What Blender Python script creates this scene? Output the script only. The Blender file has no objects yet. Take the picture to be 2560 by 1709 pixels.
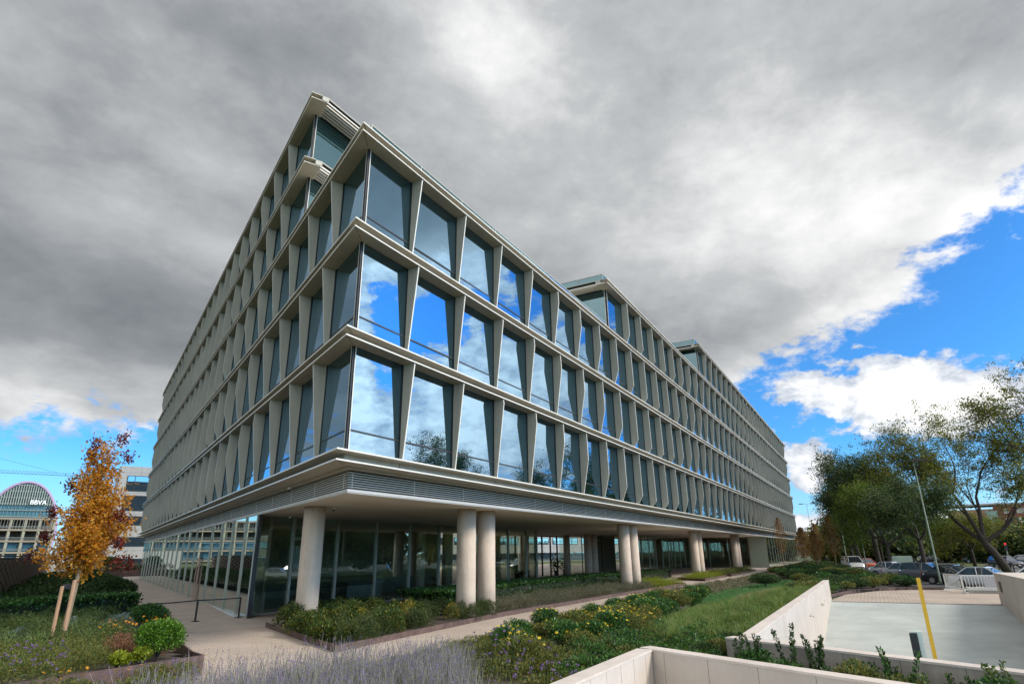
import bpy, math, random
import numpy as np
from mathutils import Matrix, Vector
R = math.radians
D = bpy.data
SC = bpy.context.scene
COL = SC.collection
rng = np.random.default_rng(7)
random.seed(7)

# ------------------------------------------------------------------ camera
CAM = np.array([-14.7175, -14.4825, 2.786])
_y, _p, _r = R(29.058), R(19.129), R(-0.775)
FW = np.array([math.cos(_p)*math.cos(_y), math.cos(_p)*math.sin(_y), math.sin(_p)])
_rt = np.array([math.sin(_y), -math.cos(_y), 0.0]); _up = np.cross(_rt, FW)
RT = math.cos(_r)*_rt + math.sin(_r)*_up; UP = -math.sin(_r)*_rt + math.cos(_r)*_up
cd = D.cameras.new('camera'); cam = D.objects.new('camera', cd); COL.objects.link(cam)
cd.sensor_width = 36; cd.sensor_fit = 'HORIZONTAL'; cd.lens = 36*1516.6/2560
cd.clip_start = 0.05; cd.clip_end = 5000
m = Matrix(((RT[0], UP[0], -FW[0], CAM[0]), (RT[1], UP[1], -FW[1], CAM[1]), (RT[2], UP[2], -FW[2], CAM[2]), (0, 0, 0, 1)))
cam.matrix_world = m
SC.camera = cam

# ------------------------------------------------------------------ world: Nishita blue + cloud deck + cumulus, all by direction
SUN_AZ, SUN_EL = R(-78), R(36)
w = D.worlds.new('World'); SC.world = w; w.use_nodes = True
NT = w.node_tree; N = NT.nodes; LK = NT.links
for n in list(N): N.remove(n)
def nd(t, **k):
    n = N.new(t)
    for a, b in k.items(): setattr(n, a, b)
    return n
def sock(n, v, i):
    if isinstance(v, (int, float)): n.inputs[i].default_value = v
    elif isinstance(v, tuple): n.inputs[i].default_value = v
    else: LK.new(v, n.inputs[i])
def M(op, a, b=0.0, c=0.0, clamp=False):
    n = nd('ShaderNodeMath', operation=op, use_clamp=clamp)
    sock(n, a, 0); sock(n, b, 1)
    if op in ('MULTIPLY_ADD', 'SMOOTH_MIN'): sock(n, c, 2)
    return n.outputs[0]
def mixc(f, a, b):
    n = nd('ShaderNodeMix', data_type='RGBA'); sock(n, f, 0)
    for i, v in ((6, a), (7, b)):
        if isinstance(v, tuple): n.inputs[i].default_value = (*v, 1) if len(v) == 3 else v
        else: LK.new(v, n.inputs[i])
    return n.outputs[2]
def sstep(x, lo, hi):
    n = nd('ShaderNodeMapRange', interpolation_type='SMOOTHSTEP'); sock(n, x, 0); sock(n, lo, 1); sock(n, hi, 2)
    n.inputs[3].default_value = 0; n.inputs[4].default_value = 1
    return n.outputs[0]
def noise(vec, scale, detail=6, rough=.55, dist=0.0):
    n = nd('ShaderNodeTexNoise'); n.noise_dimensions = '3D'; LK.new(vec, n.inputs['Vector'])
    n.inputs['Scale'].default_value = scale; n.inputs['Detail'].default_value = detail
    n.inputs['Roughness'].default_value = rough; n.inputs['Distortion'].default_value = dist
    return n.outputs[0]
tc = nd('ShaderNodeTexCoord'); sep = nd('ShaderNodeSeparateXYZ'); LK.new(tc.outputs['Generated'], sep.inputs[0])
dx, dy, dz = sep.outputs
AZ = M('MULTIPLY', M('ARCTAN2', dy, dx), 180/math.pi)
EL = M('MULTIPLY', M('ARCSINE', dz), 180/math.pi)
def comb(a, b, c=0.0):
    n = nd('ShaderNodeCombineXYZ'); sock(n, a, 0); sock(n, b, 1); sock(n, c, 2); return n.outputs[0]
def blob(a0, e0, sa, se):
    u = M('DIVIDE', M('SUBTRACT', AZ, a0), sa); v_ = M('DIVIDE', M('SUBTRACT', EL, e0), se)
    return M('EXPONENT', M('MULTIPLY', M('ADD', M('MULTIPLY', u, u), M('MULTIPLY', v_, v_)), -1.0))
def addall(L):
    o = L[0]
    for q in L[1:]: o = M('ADD', o, q)
    return o
# boundary elevation of the deck as a function of azimuth
fc = nd('ShaderNodeFloatCurve'); cu = fc.mapping.curves[0]
def azn(a): return (a+180)/360
pts = [(-180, 5), (-110, 8), (-75, 22), (-58, 24.5), (-45, 24.5), (-34, 25.5), (-26, 25.5), (-19, 24.5), (-15, 23.2), (-10.6, 21.6), (-4.6, 18.4), (3, 15.5), (9, 12.5), (20, 8), (40, 7), (57, 10.0), (64, 9.6), (72, 9.0), (90, 8), (140, 5), (180, 5)]
cu.points[0].location = (azn(pts[0][0]), pts[0][1]/60); cu.points[1].location = (azn(pts[-1][0]), pts[-1][1]/60)
for a, e in pts[1:-1]: cu.points.new(azn(a), e/60)
fc.mapping.update()
LK.new(M('DIVIDE', M('ADD', AZ, 180), 360), fc.inputs['Value'])
EB = M('MULTIPLY', fc.outputs[0], 60)
iz = M('DIVIDE', 1.0, M('ADD', M('MAXIMUM', dz, 0.0), 0.16))
PX = M('MULTIPLY', dx, iz); PY = M('MULTIPLY', dy, iz)
plan = comb(PX, PY)
ca, sa_ = math.cos(R(-35)), math.sin(R(-35))
streak = comb(M('ADD', M('MULTIPLY', PX, ca*0.9), M('MULTIPLY', PY, sa_*0.9)), M('ADD', M('MULTIPLY', PX, -sa_*1.25), M('MULTIPLY', PY, ca*1.25)), 3.7)
ang = comb(M('MULTIPLY', AZ, .05), M('MULTIPLY', EL, .085))
nA = noise(streak, .85, 6, .50, .6)
nB = noise(plan, 2.2, 6, .52, .5)
nC = noise(ang, 2.4, 9, .62, .25)
nD = noise(ang, 7.5, 8, .62, .1)
edge = M('ADD', M('MULTIPLY', M('SUBTRACT', nC, .5), 13.0), M('MULTIPLY', M('SUBTRACT', nD, .5), 7.0))
deck = sstep(M('ADD', M('SUBTRACT', EL, EB), edge), -0.9, 1.6)
# deck brightness
br = addall([M('MULTIPLY', M('SUBTRACT', nA, .5), .95), M('MULTIPLY', M('SUBTRACT', nB, .5), .40), M('MULTIPLY', M('SUBTRACT', nC, .5), .36), M('MULTIPLY', M('SUBTRACT', nD, .5), .14), M('ADD', 0.41, 0.0),
    M('MULTIPLY', blob(31, 46, 10, 7), .34), M('MULTIPLY', blob(-2, 24, 15, 6), .26), M('MULTIPLY', blob(66, 12.0, 12, 3.0), .24), M('MULTIPLY', blob(2, 36, 16, 9), .10),
    M('MULTIPLY', blob(70, 20, 12, 5.5), -.24), M('MULTIPLY', blob(78, 36, 26, 12), -.13), M('MULTIPLY', blob(-14, 33, 10, 5), -.04), M('MULTIPLY', blob(16, 29, 12, 5), .10), M('MULTIPLY', blob(-46, 36, 15, 8), -.34)])
brim = M('MULTIPLY', M('SUBTRACT', 1.0, sstep(M('SUBTRACT', EL, EB), 0.0, 6.0)), M('MULTIPLY', sstep(AZ, 30, 6), .34))
br = M('ADD', br, brim)
cr = nd('ShaderNodeValToRGB'); LK.new(br, cr.inputs[0]); e = cr.color_ramp.elements
e[0].position = 0.0; e[0].color = (.15, .168, .185, 1); e[1].position = 1.0; e[1].color = (1.0, .99, .98, 1)
for p, c in ((.3, (.275, .292, .31)), (.55, (.465, .48, .49)), (.8, (.80, .80, .80))):
    q = e.new(p); q.color = (*c, 1)
deckcol = cr.outputs[0]
# cumulus below the deck
cum = addall([M('MULTIPLY', M('SUBTRACT', noise(ang, 5.0, 10, .6, .25), .5), 1.55), M('MULTIPLY', M('SUBTRACT', nD, .5), .45), M('MULTIPLY', M('SUBTRACT', noise(ang, 26, 6, .6, .0), .5), .16),
    M('MULTIPLY', blob(-4.2, 11.6, 4.2, 2.6), 1.05), M('MULTIPLY', blob(-8.6, 10.2, 4.0, 1.7), .7), M('MULTIPLY', blob(3.2, 6.2, 1.7, 2.2), .85), M('MULTIPLY', blob(2.0, 12.6, 3.5, 1.5), .5),
    M('MULTIPLY', blob(-9, 18, 7, 3), -.5), M('MULTIPLY', blob(-3, 5.5, 8, 1.6), -.42), M('MULTIPLY', blob(5, 2.0, 12, 1.5), .35),
    M('MULTIPLY', blob(-29, 14, 7, 6.5), .55), M('MULTIPLY', blob(-44.5, 15, 2.4, 9), .45), M('MULTIPLY', blob(-40, 20.5, 3.5, 1.8), -.35), M('MULTIPLY', blob(-38, 10, 14, 4.5), .38), M('MULTIPLY', blob(-38, 27, 9, 3.0), .55), M('MULTIPLY', blob(-22, 19, 5, 4.0), .25), M('MULTIPLY', blob(-42, 14, 18, 10), .12),
    M('MULTIPLY', blob(66, 5.0, 14, 2.5), -.12)])
cmask = sstep(cum, .10, .30)
ccr = nd('ShaderNodeValToRGB'); LK.new(M('ADD', M('MULTIPLY', cum, .75), M('MULTIPLY', M('SUBTRACT', noise(ang, 9, 8, .6, .2), .5), 1.3)), ccr.inputs[0]); e = ccr.color_ramp.elements
e[0].position = .08; e[0].color = (.46, .51, .60, 1); e[1].position = .62; e[1].color = (1.06, 1.05, 1.03, 1)
q = e.new(.32); q.color = (.72, .75, .80, 1)
cumcol = ccr.outputs[0]
sky = nd('ShaderNodeTexSky'); sky.sky_type = 'NISHITA'; sky.sun_disc = False; sky.sun_elevation = SUN_EL
sky.sun_rotation = math.pi/2 - SUN_AZ; sky.air_density = 1.0; sky.dust_density = 0.3; sky.ozone_density = 2.0; sky.altitude = 650
tint = nd('ShaderNodeMix', data_type='RGBA', blend_type='MULTIPLY'); tint.inputs[0].default_value = 1
LK.new(sky.outputs[0], tint.inputs[6]); tint.inputs[7].default_value = (.40, 1.05, 1.62, 1)
pale = sstep(EL, 9.0, 1.0)
blue = mixc(M('MULTIPLY', pale, .5), tint.outputs[2], (5.2, 7.6, 9.4))
def x10(c):
    n = nd('ShaderNodeVectorMath', operation='SCALE'); LK.new(c, n.inputs[0]); n.inputs['Scale'].default_value = 10.0; return n.outputs[0]
low = mixc(cmask, blue, x10(cumcol))
allc = mixc(deck, low, x10(deckcol))
# added sky brightness: fill from behind the camera, and for the right glass's reflections
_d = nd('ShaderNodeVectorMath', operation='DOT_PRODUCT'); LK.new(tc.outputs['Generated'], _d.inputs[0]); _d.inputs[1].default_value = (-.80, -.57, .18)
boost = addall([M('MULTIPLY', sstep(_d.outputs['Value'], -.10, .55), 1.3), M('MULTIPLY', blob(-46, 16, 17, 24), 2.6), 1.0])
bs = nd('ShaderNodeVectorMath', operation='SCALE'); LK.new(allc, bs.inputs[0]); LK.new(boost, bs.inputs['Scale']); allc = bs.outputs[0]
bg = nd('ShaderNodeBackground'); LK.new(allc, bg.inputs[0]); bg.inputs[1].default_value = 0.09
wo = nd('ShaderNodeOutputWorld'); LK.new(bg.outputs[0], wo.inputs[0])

# ------------------------------------------------------------------ sun
sd = D.lights.new('sun', 'SUN'); sun = D.objects.new('sun', sd); COL.objects.link(sun)
sd.energy = 2.8; sd.angle = R(16); sd.color = (1.0, .93, .84)
sdir = Vector((math.cos(SUN_EL)*math.cos(SUN_AZ), math.cos(SUN_EL)*math.sin(SUN_AZ), math.sin(SUN_EL)))
sun.rotation_euler = sdir.to_track_quat('Z', 'Y').to_euler()
SC.view_settings.view_transform = 'Standard'; SC.view_settings.look = 'None'
SC.view_settings.exposure = 0.42; SC.view_settings.gamma = 1
SC.cycles.max_bounces = 8; SC.cycles.transparent_max_bounces = 8
SC.cycles.use_adaptive_sampling = True; SC.cycles.adaptive_threshold = 0.02
SC.cycles.use_denoising = True
SC.cycles.caustics_reflective = False; SC.cycles.caustics_refractive = False

# ------------------------------------------------------------------ materials
def mat(name, col, rough=.7, metal=0.0, noise_amt=0.0, noise_scale=3.0, bump=0.0, spec=.5, coat=0.0, stretch=None):
    mt = D.materials.new(name); mt.use_nodes = True; t = mt.node_tree; b = t.nodes['Principled BSDF']
    b.inputs['Base Color'].default_value = (*col, 1); b.inputs['Roughness'].default_value = rough
    b.inputs['Metallic'].default_value = metal; b.inputs['Specular IOR Level'].default_value = spec; b.inputs['Coat Weight'].default_value = coat
    if noise_amt or bump:
        c = t.nodes.new('ShaderNodeTexCoord'); n = t.nodes.new('ShaderNodeTexNoise'); n.inputs['Scale'].default_value = noise_scale; n.inputs['Detail'].default_value = 8; n.inputs['Roughness'].default_value = .62
        if stretch:
            mp = t.nodes.new('ShaderNodeMapping'); mp.inputs['Scale'].default_value = stretch; t.links.new(c.outputs['Object'], mp.inputs[0]); t.links.new(mp.outputs[0], n.inputs['Vector'])
        else: t.links.new(c.outputs['Object'], n.inputs['Vector'])
        r = t.nodes.new('ShaderNodeValToRGB'); r.color_ramp.elements[0].position = .3; r.color_ramp.elements[1].position = .7
        r.color_ramp.elements[0].color = (*[x*(1-noise_amt) for x in col], 1); r.color_ramp.elements[1].color = (*[min(1, x*(1+noise_amt*.7)) for x in col], 1)
        t.links.new(n.outputs[0], r.inputs[0])
        if noise_amt: t.links.new(r.outputs[0], b.inputs['Base Color'])
        if bump:
            bp = t.nodes.new('ShaderNodeBump'); bp.inputs['Strength'].default_value = bump; bp.inputs['Distance'].default_value = .02
            t.links.new(n.outputs[0], bp.inputs['Height']); t.links.new(bp.outputs[0], b.inputs['Normal'])
    return mt
def leafmat(name, cols, rough=.55, trans=.35):
    """leaves: colour varies leaf by leaf"""
    mt = D.materials.new(name); mt.use_nodes = True; t = mt.node_tree; b = t.nodes['Principled BSDF']
    g = t.nodes.new('ShaderNodeNewGeometry'); r = t.nodes.new('ShaderNodeValToRGB'); r.color_ramp.interpolation = 'LINEAR'
    el = r.color_ramp.elements; k = len(cols)
    el[0].color = (*cols[0], 1); el[1].color = (*cols[-1], 1); el[0].position = 0; el[1].position = 1
    for i in range(1, k-1): q = el.new(i/(k-1)); q.color = (*cols[i], 1)
    t.links.new(g.outputs['Random Per Island'], r.inputs[0]); t.links.new(r.outputs[0], b.inputs['Base Color'])
    b.inputs['Roughness'].default_value = rough; b.inputs['Specular IOR Level'].default_value = .35
    tr = t.nodes.new('ShaderNodeBsdfTranslucent'); t.links.new(r.outputs[0], tr.inputs[0])
    mx = t.nodes.new('ShaderNodeMixShader'); mx.inputs[0].default_value = trans
    t.links.new(b.outputs[0], mx.inputs[1]); t.links.new(tr.outputs[0], mx.inputs[2]); t.links.new(mx.outputs[0], t.nodes['Material Output'].inputs[0])
    return mt
def glassmat(name, gcol, dcol, f0, f1, transp=None):
    mt = D.materials.new(name); mt.use_nodes = True; t = mt.node_tree
    for n in list(t.nodes): t.nodes.remove(n)
    o = t.nodes.new('ShaderNodeOutputMaterial'); mx = t.nodes.new('ShaderNodeMixShader'); g = t.nodes.new('ShaderNodeBsdfGlossy')
    g.inputs['Color'].default_value = (*gcol, 1); g.inputs['Roughness'].default_value = 0.0
    # panes are never perfectly flat: a very gentle wave in the normal
    c = t.nodes.new('ShaderNodeTexCoord'); n = t.nodes.new('ShaderNodeTexNoise'); n.inputs['Scale'].default_value = .35; n.inputs['Detail'].default_value = 1
    t.links.new(c.outputs['Object'], n.inputs['Vector']); bp = t.nodes.new('ShaderNodeBump'); bp.inputs['Strength'].default_value = .12; bp.inputs['Distance'].default_value = .03
    t.links.new(n.outputs[0], bp.inputs['Height']); t.links.new(bp.outputs[0], g.inputs['Normal'])
    if transp: d = t.nodes.new('ShaderNodeBsdfTransparent'); d.inputs[0].default_value = (*transp, 1)
    else: d = t.nodes.new('ShaderNodeBsdfDiffuse'); d.inputs[0].default_value = (*dcol, 1)
    lw = t.nodes.new('ShaderNodeLayerWeight'); lw.inputs[0].default_value = .5
    mr = t.nodes.new('ShaderNodeMapRange'); mr.inputs[3].default_value = f0; mr.inputs[4].default_value = f1
    pw = t.nodes.new('ShaderNodeMath'); pw.operation = 'POWER'; pw.inputs[1].default_value = 2.2; t.links.new(lw.outputs['Facing'], pw.inputs[0])
    t.links.new(pw.outputs[0], mr.inputs[0]); t.links.new(mr.outputs[0], mx.inputs[0])
    t.links.new(d.outputs[0], mx.inputs[1]); t.links.new(g.outputs[0], mx.inputs[2]); t.links.new(mx.outputs[0], o.inputs[0])
    return mt
def brickmat(name, c1, c2, cm, bw, bh, ms, rot, rough=.85, off=.5, blotch=.12):
    mt = D.materials.new(name); mt.use_nodes = True; t = mt.node_tree; b = t.nodes['Principled BSDF']; b.inputs['Roughness'].default_value = rough
    g = t.nodes.new('ShaderNodeNewGeometry'); mp = t.nodes.new('ShaderNodeMapping'); mp.inputs['Rotation'].default_value = (0, 0, rot)
    t.links.new(g.outputs['Position'], mp.inputs[0]); br = t.nodes.new('ShaderNodeTexBrick'); t.links.new(mp.outputs[0], br.inputs[0])
    br.inputs['Color1'].default_value = (*c1, 1); br.inputs['Color2'].default_value = (*c2, 1); br.inputs['Mortar'].default_value = (*cm, 1)
    br.inputs['Scale'].default_value = 1; br.inputs['Brick Width'].default_value = bw; br.inputs['Row Height'].default_value = bh; br.inputs['Mortar Size'].default_value = ms; br.inputs['Mortar Smooth'].default_value = .2; br.offset = off
    n = t.nodes.new('ShaderNodeTexNoise'); n.inputs['Scale'].default_value = .35; n.inputs['Detail'].default_value = 9; n.inputs['Roughness'].default_value = .7; t.links.new(g.outputs['Position'], n.inputs['Vector'])
    mr = t.nodes.new('ShaderNodeMapRange'); mr.inputs[1].default_value = .3; mr.inputs[2].default_value = .7; mr.inputs[3].default_value = 1-blotch; mr.inputs[4].default_value = 1+blotch; t.links.new(n.outputs[0], mr.inputs[0])
    mu = t.nodes.new('ShaderNodeVectorMath'); mu.operation = 'SCALE'; t.links.new(br.outputs[0], mu.inputs[0]); t.links.new(mr.outputs[0], mu.inputs['Scale'])
    t.links.new(mu.outputs[0], b.inputs['Base Color'])
    bp = t.nodes.new('ShaderNodeBump'); bp.inputs['Strength'].default_value = .4; bp.inputs['Distance'].default_value = .004; bp.invert = True; t.links.new(br.outputs['Fac'], bp.inputs['Height']); t.links.new(bp.outputs[0], b.inputs['Normal'])
    return mt
def grime(mt, big=.12, fine=.06, streak=0.0, sc=.5, bump=.12):
    """multiplies the base colour by broad stains, fine grain and vertical run-off streaks"""
    t = mt.node_tree; b = t.nodes['Principled BSDF']; i = b.inputs['Base Color']; src = i.links[0].from_socket if i.is_linked else None
    g = t.nodes.new('ShaderNodeNewGeometry'); prev = None; hs = None
    for amt, scale, vec, det in ((big, sc, (1, 1, 1), 8), (fine, 38, (1, 1, 1), 4), (streak, 3.2, (1, 1, .06), 5)):
        if not amt: continue
        mp = t.nodes.new('ShaderNodeMapping'); mp.inputs['Scale'].default_value = vec; t.links.new(g.outputs['Position'], mp.inputs[0])
        n = t.nodes.new('ShaderNodeTexNoise'); n.inputs['Scale'].default_value = scale; n.inputs['Detail'].default_value = det; n.inputs['Roughness'].default_value = .68; t.links.new(mp.outputs[0], n.inputs['Vector'])
        if det == 4: hs = n
        r = t.nodes.new('ShaderNodeMapRange'); r.inputs[1].default_value = .32; r.inputs[2].default_value = .62; r.inputs[3].default_value = 1-amt*1.3; r.inputs[4].default_value = 1+amt*.5; t.links.new(n.outputs[0], r.inputs[0])
        if prev is None: prev = r.outputs[0]
        else:
            m_ = t.nodes.new('ShaderNodeMath'); m_.operation = 'MULTIPLY'; t.links.new(prev, m_.inputs[0]); t.links.new(r.outputs[0], m_.inputs[1]); prev = m_.outputs[0]
    v_ = t.nodes.new('ShaderNodeVectorMath'); v_.operation = 'SCALE'
    if src: t.links.new(src, v_.inputs[0])
    else: v_.inputs[0].default_value = tuple(i.default_value)[:3]
    t.links.new(prev, v_.inputs['Scale']); t.links.new(v_.outputs[0], i)
    if hs and bump:
        bp_ = t.nodes.new('ShaderNodeBump'); bp_.inputs['Strength'].default_value = bump; bp_.inputs['Distance'].default_value = .01; t.links.new(hs.outputs[0], bp_.inputs['Height'])
        if not b.inputs['Normal'].is_linked: t.links.new(bp_.outputs[0], b.inputs['Normal'])
    return mt
MT = {}
MT['panel'] = mat('aluminium_panel', (.49, .455, .385), .45, noise_amt=.07, noise_scale=.7, spec=.4)
MT['fin'] = mat('fin_panel', (.475, .455, .385), .5, noise_amt=.06, noise_scale=.5, spec=.4)
MT['nose'] = mat('nose_highlight', (.70, .66, .58), .35)  # lighter than the panels: highlight along the edges put into the colour
MT['slat'] = mat('louvre_slat', (.66, .61, .52), .65, spec=.2)
MT['trimw'] = mat('white_trim', (.68, .65, .60), .6, spec=.25)
MT['soffit'] = mat('plaster_soffit', (.80, .76, .68), .8, noise_amt=.04, noise_scale=.4)
MT['conc'] = mat('smooth_concrete', (.60, .485, .385), .8, noise_amt=.09, noise_scale=1.6, bump=.15)
MT['dark'] = mat('dark_metal', (.02, .022, .022), .4)
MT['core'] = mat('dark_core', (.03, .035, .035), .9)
MT['mull'] = mat('mullion_metal', (.40, .40, .34), .35, metal=.3)
MT['glass'] = glassmat('facade_glass', (.50, .76, .98), (.003, .012, .014), .20, .90)
MT['teal'] = glassmat('teal_glass', (.55, .80, .85), (.004, .03, .036), .30, .85)
MT['gglass'] = glassmat('ground_glass', (.86, .92, .88), (.03, .04, .04), .50, .97)
MT['lobby'] = glassmat('lobby_glass', (.72, .82, .77), (0, 0, 0), .11, .85, transp=(.90, .93, .88))
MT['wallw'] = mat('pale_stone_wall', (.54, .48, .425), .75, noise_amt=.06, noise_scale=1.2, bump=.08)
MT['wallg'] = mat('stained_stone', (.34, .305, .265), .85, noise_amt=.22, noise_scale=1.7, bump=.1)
MT['coping'] = mat('stone_coping', (.61, .535, .475), .7, noise_amt=.05, noise_scale=2.5)
MT['ramp'] = mat('ramp_concrete', (.425, .455, .435), .75, noise_amt=.13, noise_scale=.45, stretch=(1, .22, 1))
MT['corten'] = mat('corten_steel', (.12, .075, .062), .6, noise_amt=.3, noise_scale=4)
MT['soil'] = mat('soil', (.06, .045, .032), .95, noise_amt=.4, noise_scale=6, bump=.5)
MT['asphalt'] = mat('asphalt', (.11, .11, .11), .85, noise_amt=.2, noise_scale=.6)
MT['grassfar'] = mat('dry_grass', (.085, .10, .035), .95, noise_amt=.4, noise_scale=.12)
MT['grey'] = mat('grey_cladding', (.36, .355, .34), .6, noise_amt=.04, noise_scale=.2)
MT['win'] = glassmat('office_window', (.7, .85, .95), (.03, .05, .07), .35, .9)
MT['wood'] = mat('stake_wood', (.42, .25, .15), .8, noise_amt=.25, noise_scale=5, stretch=(4, 4, .4))
MT['bark'] = mat('bark', (.045, .035, .028), .9, noise_amt=.4, noise_scale=9, bump=.6)
MT['barkl'] = mat('pale_bark', (.26, .20, .13), .85, noise_amt=.3, noise_scale=8, bump=.3)
MT['black'] = mat('black_plastic', (.012, .012, .013), .45)
MT['white'] = mat('white_paint', (.75, .74, .70), .5, noise_amt=.08, noise_scale=3)
MT['pave'] = brickmat('brick_paving', (.50, .415, .345), (.455, .375, .31), (.30, .25, .205),   .28, .14, .016, R(26.9), blotch=.16)
MT['drive'] = brickmat('driveway_paving', (.46, .375, .30), (.42, .34, .275), (.24, .20, .16), .30, .20, .012, 0, blotch=.12)
MT['kerb'] = mat('kerb_stone', (.42, .41, .385), .8, noise_amt=.1, noise_scale=2)

for k_, a_ in (('panel', (.05, .0, .07, .4)), ('fin', (.05, 0, .08, .5)), ('conc', (.09, .07, .10, .9)), ('wallw', (.07, .05, .025, .6)), ('wallg', (.20, .08, .12, 1.1)), ('coping', (.12, .07, 0, 1.3)), ('ramp', (.16, .06, 0, .33)), ('soffit', (.05, .0, 0, .3)), ('kerb', (.12, .08, 0, 1)), ('pave', (.07, .06, 0, .8)), ('drive', (.10, .05, 0, .6)), ('grey', (.06, 0, .08, .12)), ('corten', (.2, .1, .15, 2)), ('trimw', (.05, 0, .05, .6))):
    grime(MT[k_], a_[0], a_[1], a_[2], a_[3])
def jointlines(mt, off, per, wd):
    t = mt.node_tree; b = t.nodes['Principled BSDF']; i = b.inputs['Base Color']; src = i.links[0].from_socket
    g = t.nodes.new('ShaderNodeNewGeometry'); sp = t.nodes.new('ShaderNodeSeparateXYZ'); t.links.new(g.outputs['Position'], sp.inputs[0])
    def m_(op, a, b_): 
        n = t.nodes.new('ShaderNodeMath'); n.operation = op
        if isinstance(a, float): n.inputs[0].default_value = a
        else: t.links.new(a, n.inputs[0])
        n.inputs[1].default_value = b_; return n.outputs[0]
    f = m_('FRACT', m_('DIVIDE', m_('SUBTRACT', sp.outputs[0], off), per), 0.0); l = m_('MULTIPLY', m_('GREATER_THAN', f, wd/per), .45); l = m_('ADD', l, .55)
    v_ = t.nodes.new('ShaderNodeVectorMath'); v_.operation = 'SCALE'; t.links.new(src, v_.inputs[0]); t.links.new(l, v_.inputs['Scale']); t.links.new(v_.outputs[0], i)
jointlines(MT['panel'], 2.788-.01, 6.75, .018)
# ------------------------------------------------------------------ mesh helpers
class MB:
    def __init__(s): s.v = []; s.f = []; s.n = 0
    def add(s, V, F):
        V = [tuple(map(float, q)) for q in V]; s.v += V; s.f += [tuple(i+s.n for i in f) for f in F]; s.n += len(V); return s
    def prism(s, poly, z0, z1):
        k = len(poly); V = [(p[0], p[1], z0) for p in poly] + [(p[0], p[1], z1) for p in poly]
        F = [tuple(range(k-1, -1, -1)), tuple(range(k, 2*k))] + [(i, (i+1) % k, k+(i+1) % k, k+i) for i in range(k)]
        return s.add(V, F)
    def box(s, x0, x1, y0, y1, z0, z1): return s.prism([(x0, y0), (x1, y0), (x1, y1), (x0, y1)], z0, z1)
    def slab(s, P, off):
        """polygon P (3D) thickened by vector off"""
        k = len(P); P = [np.array(p, float) for p in P]; off = np.array(off, float)
        V = P + [p+off for p in P]
        F = [tuple(range(k-1, -1, -1)), tuple(range(k, 2*k))] + [(i, (i+1) % k, k+(i+1) % k, k+i) for i in range(k)]
        return s.add(V, F)
    def bar(s, a, b, w_, h=None):
        """rectangular bar from a to b"""
        a = np.array(a, float); b = np.array(b, float); h = h or w_
        d = b-a; d /= np.linalg.norm(d); u = np.cross(d, (0, 0, 1)); 
        if np.linalg.norm(u) < 1e-3: u = np.array((1., 0, 0))
        u /= np.linalg.norm(u); t = np.cross(u, d)
        c = [(-.5, -.5), (.5, -.5), (.5, .5), (-.5, .5)]
        V = [a+u*p*w_+t*q*h for p, q in c]+[b+u*p*w_+t*q*h for p, q in c]
        return s.add(V, [(3, 2, 1, 0), (4, 5, 6, 7), (0, 1, 5, 4), (1, 2, 6, 5), (2, 3, 7, 6), (3, 0, 4, 7)])
    def tube(s, P, rad, k=8, cap=True):
        P = [np.array(p, float) for p in P]; n = len(P); V = []; F = []
        if isinstance(rad, (int, float)): rad = [rad]*n
        ref = np.array((0.31, .95, .05))
        for i, p in enumerate(P):
            d = P[min(i+1, n-1)]-P[max(i-1, 0)]; d /= np.linalg.norm(d)+1e-9
            u = np.cross(d, ref); u /= np.linalg.norm(u)+1e-9; t = np.cross(d, u)
            V += [p+(u*math.cos(2*math.pi*j/k)+t*math.sin(2*math.pi*j/k))*rad[i] for j in range(k)]
        for i in range(n-1):
            F += [(i*k+j, i*k+(j+1) % k, (i+1)*k+(j+1) % k, (i+1)*k+j) for j in range(k)]
        if cap: F += [tuple(range(k-1, -1, -1)), tuple(range((n-1)*k, n*k))]
        return s.add(V, F)
    def build(s, name, m_, parent=None, smooth=False):
        me = D.meshes.new(name); me.from_pydata(s.v, [], s.f); me.validate()
        if smooth:
            me.polygons.foreach_set('use_smooth', [True]*len(me.polygons))
        return link(name, me, m_, parent)
def link(name, me, m_, parent=None):
    o = D.objects.new(name, me); COL.objects.link(o)
    if m_: me.materials.append(MT[m_] if isinstance(m_, str) else m_)
    if parent: o.parent = parent
    return o
def tag(o, label=None, cat=None, group=None, kind=None):
    for k, v_ in (('label', label), ('category', cat), ('group', group), ('kind', kind)):
        if v_: o[k] = v_
    return o
def empty(name, loc=(0, 0, 0), rz=0.0):
    o = D.objects.new(name, None); COL.objects.link(o); o.location = loc; o.rotation_euler = (0, 0, rz); o.empty_display_size = .3; return o
def copy_tree(o, loc=None, rz=None, sc=None, parent=None):
    c = o.copy(); COL.objects.link(c)
    if parent: c.parent = parent
    for ch in list(o.children): copy_tree(ch, parent=c)
    if loc is not None: c.location = loc
    if rz is not None: c.rotation_euler = (0, 0, rz)
    if sc is not None: c.scale = (sc if isinstance(sc, tuple) else (sc, sc, sc))
    return c
def qmesh(name, V, k):
    """fast mesh: V (n*k,3) vertices, k-gons"""
    V = np.ascontiguousarray(V, np.float32).reshape(-1, 3); nv = len(V); nf = nv//k
    me = D.meshes.new(name); me.vertices.add(nv); me.vertices.foreach_set('co', V.ravel())
    me.loops.add(nv); me.loops.foreach_set('vertex_index', np.arange(nv, dtype=np.int32))
    me.polygons.add(nf); me.polygons.foreach_set('loop_start', np.arange(0, nv, k, dtype=np.int32))
    me.update(calc_edges=True); return me
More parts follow.
